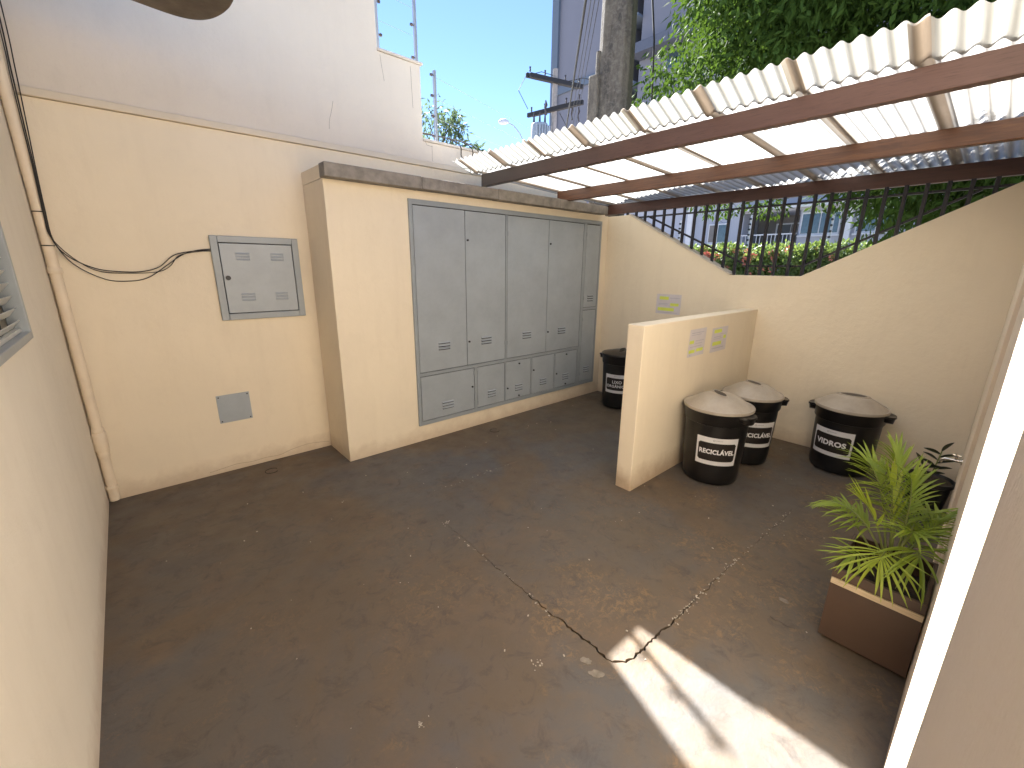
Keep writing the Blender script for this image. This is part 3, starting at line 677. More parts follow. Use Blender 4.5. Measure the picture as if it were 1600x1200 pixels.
# ================================================================== BINS
def text_mesh(body, size, offset=.0):
    cu = bpy.data.curves.new('txt', 'FONT'); cu.body = body; cu.size = size; cu.align_x = 'CENTER'; cu.align_y = 'CENTER'
    cu.offset = offset; cu.resolution_u = 3; cu.space_character = 1.05
    o = bpy.data.objects.new('txt', cu); COL.objects.link(o)
    dg = bpy.context.evaluated_depsgraph_get(); me = bpy.data.meshes.new_from_object(o.evaluated_get(dg))
    bpy.data.objects.remove(o); bpy.data.curves.remove(cu)
    return me
def make_bin(name, label, cx, cy, rt, rb, h, rot_label, lines, lid='grey', slot_rot=0.0, handle_rot=0.0, slot_w=.13):
    """rot_label: world angle the label faces; rt = lid rim radius, h = height of lid rim"""
    t = thing(name, label, 'bin', (cx, cy, 0), 'lidded waste bins with printed labels')
    rB = rt * .90; zc = h - .105
    def rad(z): return rb + (rB - rb) * (z / zc) ** .9
    prof = [(rb * .86, .004), (rb * .95, .010), (rb, .03)] + [(rad(z), z) for z in np.linspace(.06, zc, 8)]
    prof += [(rt * .935, zc + .004), (rt * .95, zc + .012), (rt * .965, h - .02), (rt * .985, h - .012), (rt * .985, h - .004), (rt * .93, h - .004)]
    b = MB(); b.lathe(prof, 56); b.build('body', M_black, t, smooth=True)
    # rim band handles: moulded lugs on both sides
    for s_ in (0, math.pi):
        a0 = handle_rot + s_; b = MB(); vs_ = []; n = 12
        for i in range(n + 1):
            u = -1 + 2 * i / n; a = a0 + u * .34; bulge = .046 * (1 - abs(u) ** 3)
            r0 = rt * .955; r1 = r0 + .004 + bulge; zt = h - .012 - .006 * (1 - abs(u)); zb = h - .080 + .03 * abs(u) ** 2
            for rr_, zz in ((r0, zt), (r1, zt - .004), (r1 + .003, zt - .016), (r1 - .004, zt - .018), (r1 - .010, zb + .004), (r0, zb)):
                vs_.append((rr_ * math.cos(a), rr_ * math.sin(a), zz))
        fs = [(i * 6 + k, (i + 1) * 6 + k, (i + 1) * 6 + (k + 1) % 6, i * 6 + (k + 1) % 6) for i in range(n) for k in range(6)] + [tuple(range(6)), tuple(range(n * 6 + 5, n * 6 - 1, -1))]
        b.add(vs_, fs); b.build('handle', M_black, t, smooth=True)
    # lid
    dome = .072 if lid == 'grey' else .030
    prof = [(rt * .98, h - .013), (rt * 1.0, h - .012), (rt * 1.008, h + .001), (rt * .992, h + .009), (rt * .955, h + .006)]
    for u in np.linspace(.93, .46, 9): prof.append((rt * u, h + .008 + dome * (1 - ((u - .42) / .52) ** 1.25)))
    prof += [(rt * .41, h + .008 + dome * 1.02), (rt * .2, h + .012 + dome * 1.03), (rt * .04, h + .014 + dome * 1.03)]
    b = MB(); b.lathe(prof, 56)
    li = b.build('lid', M_lid if lid == 'grey' else M_black, t, smooth=True)
    # handle recess in the lid: raised lip round a lens-shaped disc, pocket shade painted dark
    ra, rb_ = (rt * .38, rt * slot_w); zt = h + .014 + dome * 1.035
    n = 24; loop = [(ra * math.cos(2 * math.pi * k / n), rb_ * math.sin(2 * math.pi * k / n) * (1 - .25 * math.cos(2 * math.pi * k / n) ** 2)) for k in range(n)]
    cs, sn = math.cos(slot_rot), math.sin(slot_rot)
    def rp(x, y, z, k_): return ((x * cs - y * sn) * k_, (x * sn + y * cs) * k_, z)
    b = MB(); vs_ = [rp(x, y, zt - .006, 1.25) for x, y in loop] + [rp(x, y, zt + .003, 1.12) for x, y in loop] + [rp(x, y, zt + .003, 1.0) for x, y in loop] + [rp(x, y, zt + .0005, .93) for x, y in loop]
    fs = [(j * n + k, j * n + (k + 1) % n, (j + 1) * n + (k + 1) % n, (j + 1) * n + k) for j in range(3) for k in range(n)]
    b.add(vs_, fs); b.m = 1; b.add([rp(x, y, zt + .0005, .93) for x, y in loop], [tuple(range(n))])
    b.build('lid_grip', [M_lid if lid == 'grey' else M_black, M_slot if lid == 'grey' else M_gap], li, smooth=True)
    # label, wrapped on the tapered body
    zl = h * .485; wl, hl = .282, .212
    def wrap(u, v, d):
        z = zl + v; r = rad(min(max(z, .06), zc)) + d; a = rot_label + u / rad(zl)
        return (r * math.cos(a), r * math.sin(a), z)
    def panel(nm, mat, w2, h2, rc, d, par, ov=0.0):
        b = MB(); nu, nv = 20, 8; vs_ = []
        for i in range(nu + 1):
            u = -w2 / 2 + w2 * i / nu
            e = min(u + w2 / 2, w2 / 2 - u); cut = (rc - math.sqrt(max(0, rc * rc - (rc - e) ** 2))) if e < rc else 0
            for j in range(nv + 1):
                v = -h2 / 2 + cut + (h2 - 2 * cut) * j / nv + ov; vs_.append(wrap(u, v, d))
        b.add(vs_, [(i * (nv + 1) + j, (i + 1) * (nv + 1) + j, (i + 1) * (nv + 1) + j + 1, i * (nv + 1) + j + 1) for i in range(nu) for j in range(nv)])
        return b.build(nm, mat, par, smooth='all')
    lb = panel('label', M_label_w, wl, hl, .0005, .0022, t)
    panel('label_panel', M_label_b, wl * .90, hl * .66, .012, .0030, lb, -.004)
    for q, ln in enumerate(lines):
        me = text_mesh(ln, .056 if len(lines) == 1 else .046, .0024 if len(lines) == 1 else .0010)
        sc = min(1, wl * .84 / max(1e-6, max(v.co.x for v in me.vertices) - min(v.co.x for v in me.vertices)))
        vo = (0 if len(lines) == 1 else (.024 - .048 * q)) - .004
        for v in me.vertices: v.co = wrap(v.co.x * sc, v.co.y * (1 if sc == 1 else max(sc, .85)) + vo, .0038)
        me.name = 'lettering'; me.materials.clear(); me.materials.append(M_print)
        o = bpy.data.objects.new('lettering', me); COL.objects.link(o); o.parent = lb
    # small ring logo with a faint strip of print at the head of the label
    b = MB(); ring = [wrap(-.026 + .0062 * math.cos(a), hl * .41 + .0062 * math.sin(a), .0034) for a in np.linspace(0, 2 * math.pi, 16)]
    b.tube(ring, .0009, 4); 
    for q in range(5): b.tube([wrap(-.013 + q * .009, hl * .41, .0034), wrap(-.013 + q * .009 + .006, hl * .41, .0034)], .0013, 4)
    b.build('logo', M_greyprint, lb)
    return t
make_bin('waste_bin', 'black bin with grey lid labelled RECICLAVEL standing at the front against the partition', 3.162, 1.245, .240, .192, .574, R(-150), ['RECICLÁVEL'], slot_rot=R(48), handle_rot=R(78))
make_bin('waste_bin', 'black bin with grey lid half hidden behind the front RECICLAVEL bin in the corner', 3.70, 1.205, .222, .176, .570, R(-137), ['RECICLÁVEL'], slot_rot=R(55), handle_rot=R(-60))
make_bin('waste_bin', 'black bin with grey lid labelled VIDROS beside the boundary wall', 4.105, .622, .236, .198, .523, R(-193), ['VIDROS'], slot_rot=R(98), handle_rot=R(92), slot_w=.22)
make_bin('waste_bin', 'black bin with black lid labelled LIXO ORGANICO behind the partition end', 4.10, 2.74, .226, .190, .612, R(-156), ['LIXO', 'ORGÂNICO'], lid='black', slot_rot=R(20), handle_rot=R(100))

# ================================================================== PLANTER AND PALM
pl = thing('planter_box', 'square dark brown planter box with a pale wooden lath along its top edge', 'planter', (2.02, -.046, 0))
X0, X1, Y0, Y1, ZT = 0, .36, 0, .290, .355
for (a, b_, c, d) in ((X0, X0 + .014, Y0, Y1), (X1 - .014, X1, Y0, Y1), (X0 + .0145, X1 - .0145, Y0, Y0 + .014), (X0 + .0145, X1 - .0145, Y1 - .014, Y1)):
    m_ = MB(); m_.box(a, b_, c, d, .018, ZT); m_.build('side_panel', M_box, pl, bevel=.002)
m_ = MB(); m_.box(-.010, -.0005, .002, Y1 - .002, .286, .312); m_.build('lath', M_lath, pl, bevel=.002)
for a, c in ((.03, .03), (.30, .03), (.03, .24), (.30, .24)):
    m_ = MB(); m_.box(a, a + .03, c, c + .03, 0, .018); m_.build('foot', M_box_in, pl)
b = MB(); n = 14
for i in range(n + 1):
    for j in range(n + 1):
        x, y = .015 + .33 * i / n, .015 + .26 * j / n
        b.v.append((x, y, .275 + .018 * noise.noise(Vector((x * 18, y * 18, 3)))))
for i in range(n):
    for j in range(n): a = i * (n + 1) + j; b.f.append((a, a + n + 1, a + n + 2, a + 1)); b.mi.append(0)
b.build('soil', M_soil, pl, smooth='all')
for k in range(40):
    pass
# leaflet meshes: narrow folded blade along +X, drooping towards -Z
def leaflet_mesh(L, W, droop, mat, name='leaflet', seg=6):
    me = bpy.data.meshes.new(name); vs_, fs = [], []
    for i in range(seg + 1):
        t = i / seg; wd = W * (math.sin(math.pi * min(1, t * .92 + .08)) ** .75) * (1 - .25 * t); wd = max(wd, .0006) if i < seg else .0003
        x = L * t * (1 - .18 * droop * t); z = -L * droop * t * t * .55
        vs_ += [(x, -wd / 2, z + wd * .22), (x, 0, z), (x, wd / 2, z + wd * .22)]
    for i in range(seg):
        a = i * 3; fs += [(a, a + 3, a + 4, a + 1), (a + 1, a + 4, a + 5, a + 2)]
    me.from_pydata(vs_, [], fs); me.materials.append(mat)
    at = me.attributes.new('var', 'FLOAT', 'POINT'); at.data.foreach_set('value', [.1 + .3 * (i // 3) / seg for i in range(len(vs_))])
    me.polygons.foreach_set('use_smooth', [True] * len(fs)); me.update(); return me
LM = {m.name: [leaflet_mesh(.13, .0128, d, m) for d in (.15, .45, .8)] for m in (M_palm, M_palmy)}
palm = thing('palm_plant', 'young areca palm with arching green fronds growing in the brown planter', 'palm', (2.19, .09, .28))
def bez(P, t):
    P = [p.copy() for p in P]
    while len(P) > 1: P = [a.lerp(b_, t) for a, b_ in zip(P[:-1], P[1:])]
    return P[0]
def frond(pts, n, Ls, spread=1.0, start=.35, young=False, droop=1, fan=.9, seed=0, yawlim=True):
    r = random.Random(seed); P = [Vector(p) for p in pts]; org = Vector((2.19, .09, .28))
    C_ = [bez(P, t) for t in np.linspace(0, 1, 18)]
    m_ = MB(); m_.tube([c - org for c in C_], [.0048 * (1 - .75 * i / 17) + .0008 for i in range(18)], 6)
    st = m_.build('frond', M_stem, palm, smooth='all')
    for k in range(n):
        t = start + (1 - start) * (k + .5) / n; p = bez(P, t); q = bez(P, min(1, t + .02)); tg = (q - bez(P, max(0, t - .02))).normalized()
        side = tg.cross(Vector((0, 0, 1)))
        if side.length < .25: side = tg.cross(Vector((-.6, -.8, .2)))
        side.normalize()
        for s_ in (-1, 1):
            u = (t - start) / (1 - start); f = .35 + fan * u ** 1.5 + r.uniform(-.12, .12)
            d = (side * s_ * (1.05 - .55 * u) * spread + tg * f + Vector((0, 0, .18 - .28 * u + r.uniform(-.12, .12)))).normalized()
            L_ = Ls * (.72 + .5 * math.sin(math.pi * min(1, .15 + u * .8))) * r.uniform(.88, 1.1)
            tip = p + d * L_
            if tip.y < YR1 + .012:
                d.y += (YR1 + .012 - tip.y) / L_; d.normalize()
            zax = (Vector((0, 0, 1)) - d * d.z)
            zax = zax.normalized() if zax.length > .05 else d.orthogonal()
            yax = zax.cross(d)
            Mx = Matrix(((d.x, yax.x, zax.x, p.x - org.x), (d.y, yax.y, zax.y, p.y - org.y), (d.z, yax.z, zax.z, p.z - org.z), (0, 0, 0, 1)))
            S = Matrix.Diagonal((L_ / .13, r.uniform(.85, 1.15), L_ / .13 * droop, 1))
            me = LM[(M_palmy if young else M_palm).name][r.choice((0, 1, 1, 2))]
            o = bpy.data.objects.new('leaflet', me); COL.objects.link(o); o.parent = st; o.matrix_local = Mx @ S
B0 = (2.19, .09, .29)
_fr = frond
def frond(p, n, L_, **k): _fr(p, int(n * 1.35), L_ * 1.16, **k)
frond([B0, (2.16, .13, .48), (2.17, .23, .60), (2.20, .345, .55)], 13, .095, seed=1, start=.45, droop=1.2)
frond([B0, (2.20, .13, .50), (2.26, .17, .70), (2.26, .25, .76)], 13, .125, seed=2, start=.5)
frond([B0, (2.24, .10, .50), (2.28, .13, .70), (2.28, .17, .81)], 15, .135, seed=3, start=.42)
frond([B0, (2.26, .07, .50), (2.33, .05, .58), (2.42, .02, .56)], 13, .125, seed=4, start=.4)
frond([B0, (2.22, .05, .45), (2.28, .01, .56), (2.34, -.025, .57)], 12, .12, seed=5, start=.4)
frond([B0, (2.16, .09, .46), (2.07, .10, .54), (1.985, .112, .478)], 6, .150, seed=6, start=.80, fan=1.7, spread=1.15, young=True, droop=.9)
frond([B0, (2.18, .05, .46), (2.10, .02, .56), (2.04, .012, .505)], 6, .135, seed=7, start=.6, fan=1.2, droop=1.2)
frond([B0, (2.17, .12, .46), (2.12, .17, .60), (2.13, .20, .62)], 5, .115, seed=8, start=.55, young=True, fan=1.8, spread=.4, droop=.3)
frond([B0, (2.20, .10, .46), (2.20, .13, .62), (2.22, .15, .70)], 5, .12, seed=9, start=.5, young=True, fan=2.0, spread=.3, droop=.2)
frond([B0, (2.18, .16, .42), (2.22, .26, .55), (2.30, .36, .50)], 9, .10, seed=10, start=.5)
frond([B0, (2.21, .07, .50), (2.24, .08, .66), (2.22, .10, .75)], 12, .115, seed=12, start=.45)
frond([B0, (2.24, .06, .46), (2.30, .03, .50), (2.36, -.01, .50)], 11, .12, seed=13, start=.4)
frond([B0, (2.15, .07, .48), (2.09, .05, .60), (2.07, .05, .60)], 7, .12, seed=14, start=.6, fan=1.3)
frond([B0, (2.12, .12, .42), (2.02, .17, .47), (1.99, .20, .44)], 5, .10, seed=11, start=.65, fan=1.4)

# ================================================================== POT WITH SMALL PLANT, TAP
pt = thing('plant_pot', 'black plastic plant pot on the floor in the far right corner', 'pot', (3.72, .085, 0))
b = MB(); b.lathe([(.085, 0), (.09, .006), (.112, .215), (.122, .222), (.124, .25), (.116, .252), (.108, .235)], 32, cap=True); b.build('pot', M_black, pt, smooth=True)
b = MB(); b.lathe([(.107, .236), (.05, .243), (.002, .246)], 24); b.build('soil', M_soil, pt)
zz = thing('potted_plant', 'small dark glossy leaved plant growing in the black pot', 'plant', (3.72, .085, .24))
def oval_leaf(L, W):
    me = bpy.data.meshes.new('leaf'); vs_, fs = [], []; seg = 7
    for i in range(seg + 1):
        t = i / seg; wd = W * math.sin(math.pi * (.04 + .94 * t)) ** .8
        z = -.15 * L * t * t; vs_ += [(L * t, -wd / 2, z + wd * .15), (L * t, 0, z), (L * t, wd / 2, z + wd * .15)]
    for i in range(seg): a = i * 3; fs += [(a, a + 3, a + 4, a + 1), (a + 1, a + 4, a + 5, a + 2)]
    me.from_pydata(vs_, [], fs); me.materials.append(M_zz); me.polygons.foreach_set('use_smooth', [True] * len(fs)); return me
OL = oval_leaf(.085, .036); r4 = random.Random(5)
for (dx, dy, hh, nn) in ((0.0, -.02, .20, 7), (-.02, .05, .09, 4)):
    st = MB().tube([(0, 0, 0), (dx * .5, dy * .5, hh * .5), (dx, dy, hh)], .004, 6).build('stem', M_stem, zz, smooth='all')
    for k in range(nn):
        t = .35 + .65 * k / (nn - 1); a = (R(80) if k % 2 else R(-80)) + r4.uniform(-.25, .25); el = R(25 + 45 * (k == nn - 1)) + r4.uniform(-.1, .1)
        Mx = Matrix.Translation((dx * t, dy * t, hh * t)) @ Matrix.Rotation(a, 4, 'Z') @ Matrix.Rotation(-el, 4, 'Y') @ Matrix.Rotation(R(50 * (1 if k % 2 else -1)), 4, 'X')
        o = bpy.data.objects.new('leaf', OL); COL.objects.link(o); o.parent = st; o.matrix_local = Mx
tp = thing('water_tap', 'small chrome water tap on the end wall above the black pot', 'tap', (3.55, YR2, .455))
b = MB(); b.tube([(0, 0, 0), (0, .05, 0), (0, .075, -.002), (0, .088, -.012), (0, .09, -.03)], [.009, .009, .009, .008, .008], 12); b.tube([(0, .03, 0), (0, .03, .028)], .006, 10)
b.tube([(0, .001, 0), (0, .006, 0)], .02, 16); b.build('spout', M_chrome, tp, smooth=True)
b = MB(); b.tube([(-.018, .03, .033), (.018, .03, .033)], .005, 8); b.tube([(0, .012, .033), (0, .048, .033)], .005, 8); b.build('tap_handle', M_chrome, tp, smooth=True)

# ================================================================== IRON FENCE IN THE NOTCH
fe = thing('iron_fence', 'black iron bar fence standing on the notched boundary wall', 'fence', (4.455, 1.6, 1.49))
def fb(name, pts, r_=None, wx=.012, wz=.012):
    a, c = Vector(pts[0]), Vector(pts[1]); d = (c - a); L_ = d.length; m_ = MB()
    T = Matrix.Translation(a - Vector((4.455, 1.6, 1.49))) @ d.to_track_quat('Z', 'X').to_matrix().to_4x4()
    m_.box(-wx, wx, -wz, wz, 0, L_, T); return m_.build(name, M_iron, fe, bevel=.002)
def wtop(y):
    if y >= 2.985: return 2.12
    if y >= 1.80: return 1.49 + (y - 1.8) * (.63 / 1.185)
    if y >= 1.21: return 1.49
    return 1.49 + (1.21 - y) * (.625 / 1.16)
y = 3.05 - .0
while y > .12:
    fb('bar', [(4.455, y, wtop(y) - .01), (4.455, y, 2.155)]); y -= .1145
fb('rail', [(4.480, 3.3, 2.095), (4.480, -.1, 2.095)], wx=.008, wz=.014)
fb('rail', [(4.480, 2.80, 2.10), (4.480, 1.73, 1.60)], wx=.008, wz=.014)
fb('rail', [(4.480, 1.73, 1.575), (4.480, 1.22, 1.575)], wx=.008, wz=.014)
fb('rail', [(4.480, 1.22, 1.585), (4.480, .25, 2.085)], wx=.008, wz=.014)

# ================================================================== ELECTRIC FENCE ON THE REAR WALL
def epost(x, y, z0, z1, label, n=4, off=-1):
    t = thing('electric_fence_post', label, 'fence post', (x, y, z0), 'electric fence posts on the rear wall')
    b = MB(); b.box(-.012, .012, -.012, .012, -.05, z1 - z0); b.build('post', M_steel, t, bevel=.002)
    for k in range(n):
        zz_ = (z1 - z0) - .04 - k * ((z1 - z0) - .08) / max(n - 1, 1) * .95
        b = MB(); b.tube([(off * .012, 0, zz_), (off * .022, 0, zz_), (off * .026, 0, zz_), (off * .042, 0, zz_)], [.005, .006, .014, .011], 8); b.build('insulator', M_ins, t, smooth=True)
    return t
epost(1.872, YA + .085, 3.24, 4.75, 'steel electric fence post against the tall wall edge with round insulators', 7, 1)
epost(2.228, YA + .092, 2.66, 4.75, 'tall steel electric fence post rising from the wall step', 9, -1)
epost(2.405, YA + .092, 2.64, 3.235, 'short steel electric fence post standing alone on the low wall', 4, -1)
for k, (z0, z1) in enumerate(((3.19, 3.05), (3.02, 2.92), (2.86, 2.80))):
    P = [(2.38 + (9 - 2.38) * t, YA + .09 + t * 1.2, z0 + (z1 - z0) * t - .10 * math.sin(math.pi * t)) for t in np.linspace(0, 1, 12)]
    o = MB().tube(P, .0012, 4).build('fence_wire', M_steel, smooth='all'); tag(o, ('topmost', 'middle', 'lowest')[k] + ' of three thin fence wires running right from the short post', 'wire', 'electric fence wires')
for iw, z_ in enumerate((3.86, 3.65, 3.45)):
    o = MB().tube([(1.90, YA + .088, z_), (2.20, YA + .092, z_ - .012)], .0011, 4).build('fence_wire', M_steel); tag(o, ('highest', 'second highest', 'lowest')[iw] + ' thin fence wire strung between the two tall posts', 'wire', 'electric fence wires')
for k, (xa, xb) in enumerate(((2.53, 2.62), (2.66, 2.76), (2.72, 2.84))):
    cable('service_cable', [(xb + .25, 3.45, 2.36), (xb, YA - .04, 2.52), (xa, YA + .06, 2.70), (xa - .35, YA + 1.3, 3.05), (xa - .2, YA + 5, 4.2)], .005,
          ('left', 'middle', 'right')[k] + ' one of three dark service cables slanting over the low wall', 'service cables over the low wall')

# ================================================================== TREES
def leaf_cloud(clusters, n_each, L, W, seed, droop=.5, var_fn=None, spread=1.0):
    """clusters: (x,y,z,r). Returns MB of leaf quads (folded rhombus)."""
    rng = np.random.default_rng(seed); C = np.repeat(np.array([c[:3] for c in clusters]), n_each, 0); Rr = np.repeat(np.array([c[3] for c in clusters]), n_each)
    n = len(C); d = rng.normal(size=(n, 3)); d /= np.linalg.norm(d, axis=1)[:, None]
    rad = Rr * rng.uniform(.25, 1, n) ** .5
    P = C + d * rad[:, None] * np.array([1, 1, .75]) * spread
    ax = d * .6 + rng.normal(size=(n, 3)) * .6 + np.array([0, 0, -droop]); ax /= np.linalg.norm(ax, axis=1)[:, None]
    nm = np.cross(ax, rng.normal(size=(n, 3)) + np.array([0, 0, .3])); nm /= np.linalg.norm(nm, axis=1)[:, None]
    l = L * rng.uniform(.6, 1.3, n)[:, None]; w_ = W * rng.uniform(.7, 1.2, n)[:, None]
    up_ = np.cross(nm, ax)
    v0 = P; v1 = P + ax * l * .45 + nm * w_ / 2 + up_ * w_ * .15; v2 = P + ax * l; v3 = P + ax * l * .45 - nm * w_ / 2 + up_ * w_ * .15
    V = np.stack([v0, v1, v2, v3], 1).reshape(-1, 3)
    cv_ = np.repeat(rng.uniform(0, 1, len(clusters)), n_each) * .55 + rng.uniform(0, .45, n) - .1
    b = MB(); b.v = V.tolist(); b.f = [(4 * i, 4 * i + 1, 4 * i + 2) for i in range(n)] + [(4 * i, 4 * i + 2, 4 * i + 3) for i in range(n)]
    b.mi = [0] * len(b.f); b.var = np.repeat(cv_, 4).tolist(); return b
def crown_clusters(ells, n, seed, rmin=.22, rmax=.5):
    rng = np.random.default_rng(seed); out = []
    vol = np.array([e[3] * e[4] * e[5] for e in ells]) ** (2 / 3); pr = vol / vol.sum()
    while len(out) < n:
        e = ells[rng.choice(len(ells), p=pr)]; d = rng.normal(size=3); d /= np.linalg.norm(d)
        k = rng.uniform(.55, 1.0) ** .6 * (1 + .16 * noise.noise(Vector(d * 2.3)))
        p = (e[0] + d[0] * e[3] * k, e[1] + d[1] * e[4] * k, e[2] + d[2] * e[5] * k)
        out.append((*p, rng.uniform(rmin, rmax)))
    return out
def limbs(m_, base, heads, r0, seed=0):
    r = random.Random(seed); base = Vector(base)
    for h in heads:
        h = Vector(h); mid = base.lerp(h, .5) + Vector((r.uniform(-.2, .2), r.uniform(-.2, .2), .15))
        P = [base, base.lerp(mid, .5) + Vector((r.uniform(-.08, .08), 0, .05)), mid, mid.lerp(h, .5), h]
        m_.tube(P, [r0, r0 * .8, r0 * .6, r0 * .38, r0 * .15], 7)
tr = thing('leafy_tree', 'large dense green tree rising behind the corrugated roof', 'tree', (7.6, .1, 0))
O = Vector((7.6, .1, 0))
ells = [(7.4, 1.5, 5.1, 2.3, 2.25, 2.3), (7.0, -1.3, 4.6, 2.5, 2.4, 2.2), (5.6, .9, 4.9, 1.5, 1.7, 1.4), (6.4, 2.4, 3.9, .9, 1.0, .8), (8.0, .3, 3.5, 2.2, 2.2, .85), (6.7, -.5, 2.9, 1.3, 1.0, 1.0), (5.3, 1.7, 4.7, .9, 1.1, .9), (5.5, 2.1, 4.5, .8, .9, .8), (5.6, 2.5, 3.5, .7, .9, .6), (6.0, .0, 2.75, .9, 1.0, .75), (6.2, -1.2, 3.2, 1.2, 1.4, 1.2), (6.1, .75, 2.6, .6, .6, .5), (6.2, .2, 2.3, .6, .6, .5)]
cl = crown_clusters(ells, 1750, 11, .22, .48)
# a few bare-edged sprays reaching out to the left and hanging low
for az_, el_, d_ in ((33.5, 17.5, 7.6), (33, 15.8, 7.4), (31, 21, 7.4), (32, 19.5, 7.2), (31, 14.5, 7.5), (34.2, 16.5, 7.5), (29, 15, 7), (30, 14, 7.2), (27, 14, 7)):
    a = R(az_); cl.append((d_ * math.cos(a), d_ * math.sin(a), 1.55 + d_ * math.tan(R(el_)), .26))
for az_, el_, d_ in ((24.5, 6.6, 8.2), (22.8, 6.9, 8), (20.0, 6.8, 8), (19, 6.4, 8.2), (26.5, 7.4, 8), (14.5, 7.0, 7.6), (12.5, 6.6, 7.4), (10, 6, 7), (9, 5.2, 7), (7.5, 4.2, 6.6), (6.5, 5, 6.4), (5, 4.2, 6.4), (8, 6.5, 6.6), (4, 5.5, 6.2), (6, 7, 6.2), (3, 4, 6.2), (9.6, 3.9, 7)):
    a = R(az_); cl.append((d_ * math.cos(a), d_ * math.sin(a), 1.55 + d_ * math.tan(R(el_)), .24))
lc = leaf_cloud(cl, 92, .098, .038, 3, droop=.8)
b = lc; b.v = [(x - O.x, y - O.y, z - O.z) for x, y, z in b.v]
o = b.build('crown', M_tree, tr); o['kind'] = 'stuff'
m_ = MB(); m_.tube([(0, 0, -.1), (.03, .02, .8), (-.05, .1, 1.8), (-.1, .2, 2.7)], [.24, .19, .17, .15], 12); m_.build('trunk', M_bark, tr, smooth='all')
m_ = MB(); limbs(m_, (-.1, .2, 2.6), [tuple(Vector(h) - O) for h in ((7.3, 1.9, 5.6), (6.2, 2.6, 4.6), (5.8, .9, 5.0), (7.0, -1.5, 4.8), (8.4, 2.6, 4.2), (8.6, .6, 5.6), (6.2, 1.0, 4.0), (7.8, -1.6, 3.8), (6.6, 2.9, 5.2))], .09, 2)
m_.build('branches', M_bark, tr, smooth='all')

# small tree far behind the low wall
st_ = thing('garden_tree', 'small feathery tree seen just above the low wall against the sky', 'tree', (6.1, 9.6, 0)); O2 = Vector((6.1, 9.6, 0))
cl = []
for az_, el_, d_, r_ in ((57.8, 17.2, 11.5, .34), (57.6, 15.8, 11.4, .36), (57.2, 14.6, 11.4, .34), (56.2, 16.3, 11.2, .26), (55.6, 15.2, 11.2, .26), (56.4, 14.4, 11.2, .28), (55.4, 16.6, 11.2, .18), (54.6, 15.2, 11, .18), (55, 13.8, 11, .22), (53.6, 13.5, 11, .18), (52.6, 13.2, 11, .12), (58.5, 16, 11.6, .4), (59.5, 15, 11.6, .5), (57.5, 13.2, 11.6, .5), (55, 12.6, 11.6, .4)):
    a = R(az_); cl.append((d_ * math.cos(a), d_ * math.sin(a), 1.55 + d_ * math.tan(R(el_)), r_))
b = leaf_cloud(cl, 60, .15, .05, 5, droop=.5); b.v = [(x - O2.x, y - O2.y, z) for x, y, z in b.v]; o = b.build('crown', M_far, st_); o['kind'] = 'stuff'
m_ = MB(); m_.tube([(0, 0, -.1), (.05, 0, 2), (0, .1, 3.2)], [.12, .09, .07], 8); limbs(m_, (0, .1, 3.2), [tuple(Vector(c[:3]) - O2) for c in cl], .035, 5); m_.build('trunk', M_bark, st_, smooth='all')

# ================================================================== HEDGE WITH RED FLOWERS
hd = thing('flowering_hedge', 'clipped green hedge dotted with red flowers across the street', 'hedge', (10.9, 3.0, 0))
cl = []; r5 = random.Random(9)
for k in range(700):
    y = r5.uniform(-2.5, 8.2); cl.append((10.55 + r5.uniform(-.25, .35) - 10.9, y - 3.0, r5.uniform(.6, 1.93) + .1 * noise.noise(Vector((y * 1.6, 0, 0))), r5.uniform(.14, .24)))
for k in range(600):
    y = r5.uniform(-2.5, 8.2); cl.append((10.42 + r5.uniform(-.15, .3) - 10.9, y - 3.0, r5.uniform(1.35, 1.99) + .06 * noise.noise(Vector((y * 2.6, 0, 0))), r5.uniform(.10, .17)))
b = leaf_cloud(cl, 60, .085, .05, 8, droop=0); o = b.build('foliage', M_hedge, hd); o['kind'] = 'stuff'
m_ = MB()
for k in range(40):
    y = -2.3 + k * .27; m_.tube([(0, y - 3, -.1), (r5.uniform(-.1, .1), y - 3, 1.1)], .02, 5)
o = m_.build('stems', M_bark, hd); o['kind'] = 'stuff'
FM = []
for s_ in range(3):
    b = leaf_cloud([(0, 0, 0, .07)], 26, .06, .045, 20 + s_, droop=0); me_o = b.build('flower', M_flower, hd); FM.append(me_o.data); bpy.data.objects.remove(me_o)
for k in range(64):
    y = r5.uniform(-1.5, 7.9); z = r5.choice((r5.uniform(1.75, 2.05), r5.uniform(1.35, 2.0)))
    o = bpy.data.objects.new('flower', FM[k % 3]); COL.objects.link(o); o.parent = hd; o.location = (10.24 - 10.9 + (.12 if z > 1.9 else 0), y - 3, z); o.scale = [r5.uniform(.6, 1.15)] * 3

# ================================================================== APARTMENTS ACROSS THE STREET
ap = thing('apartment_building', 'pale lavender apartment block with white windows and a balcony across the street', 'building', (17, 4, 0))
def abx(name, mat, x0, x1, y0, y1, z0, z1, par=None, bev=.0):
    b = MB(); b.box(x0 - 17, x1 - 17, y0 - 4, y1 - 4, z0, z1); return b.build(name, mat, par or ap, bevel=bev)
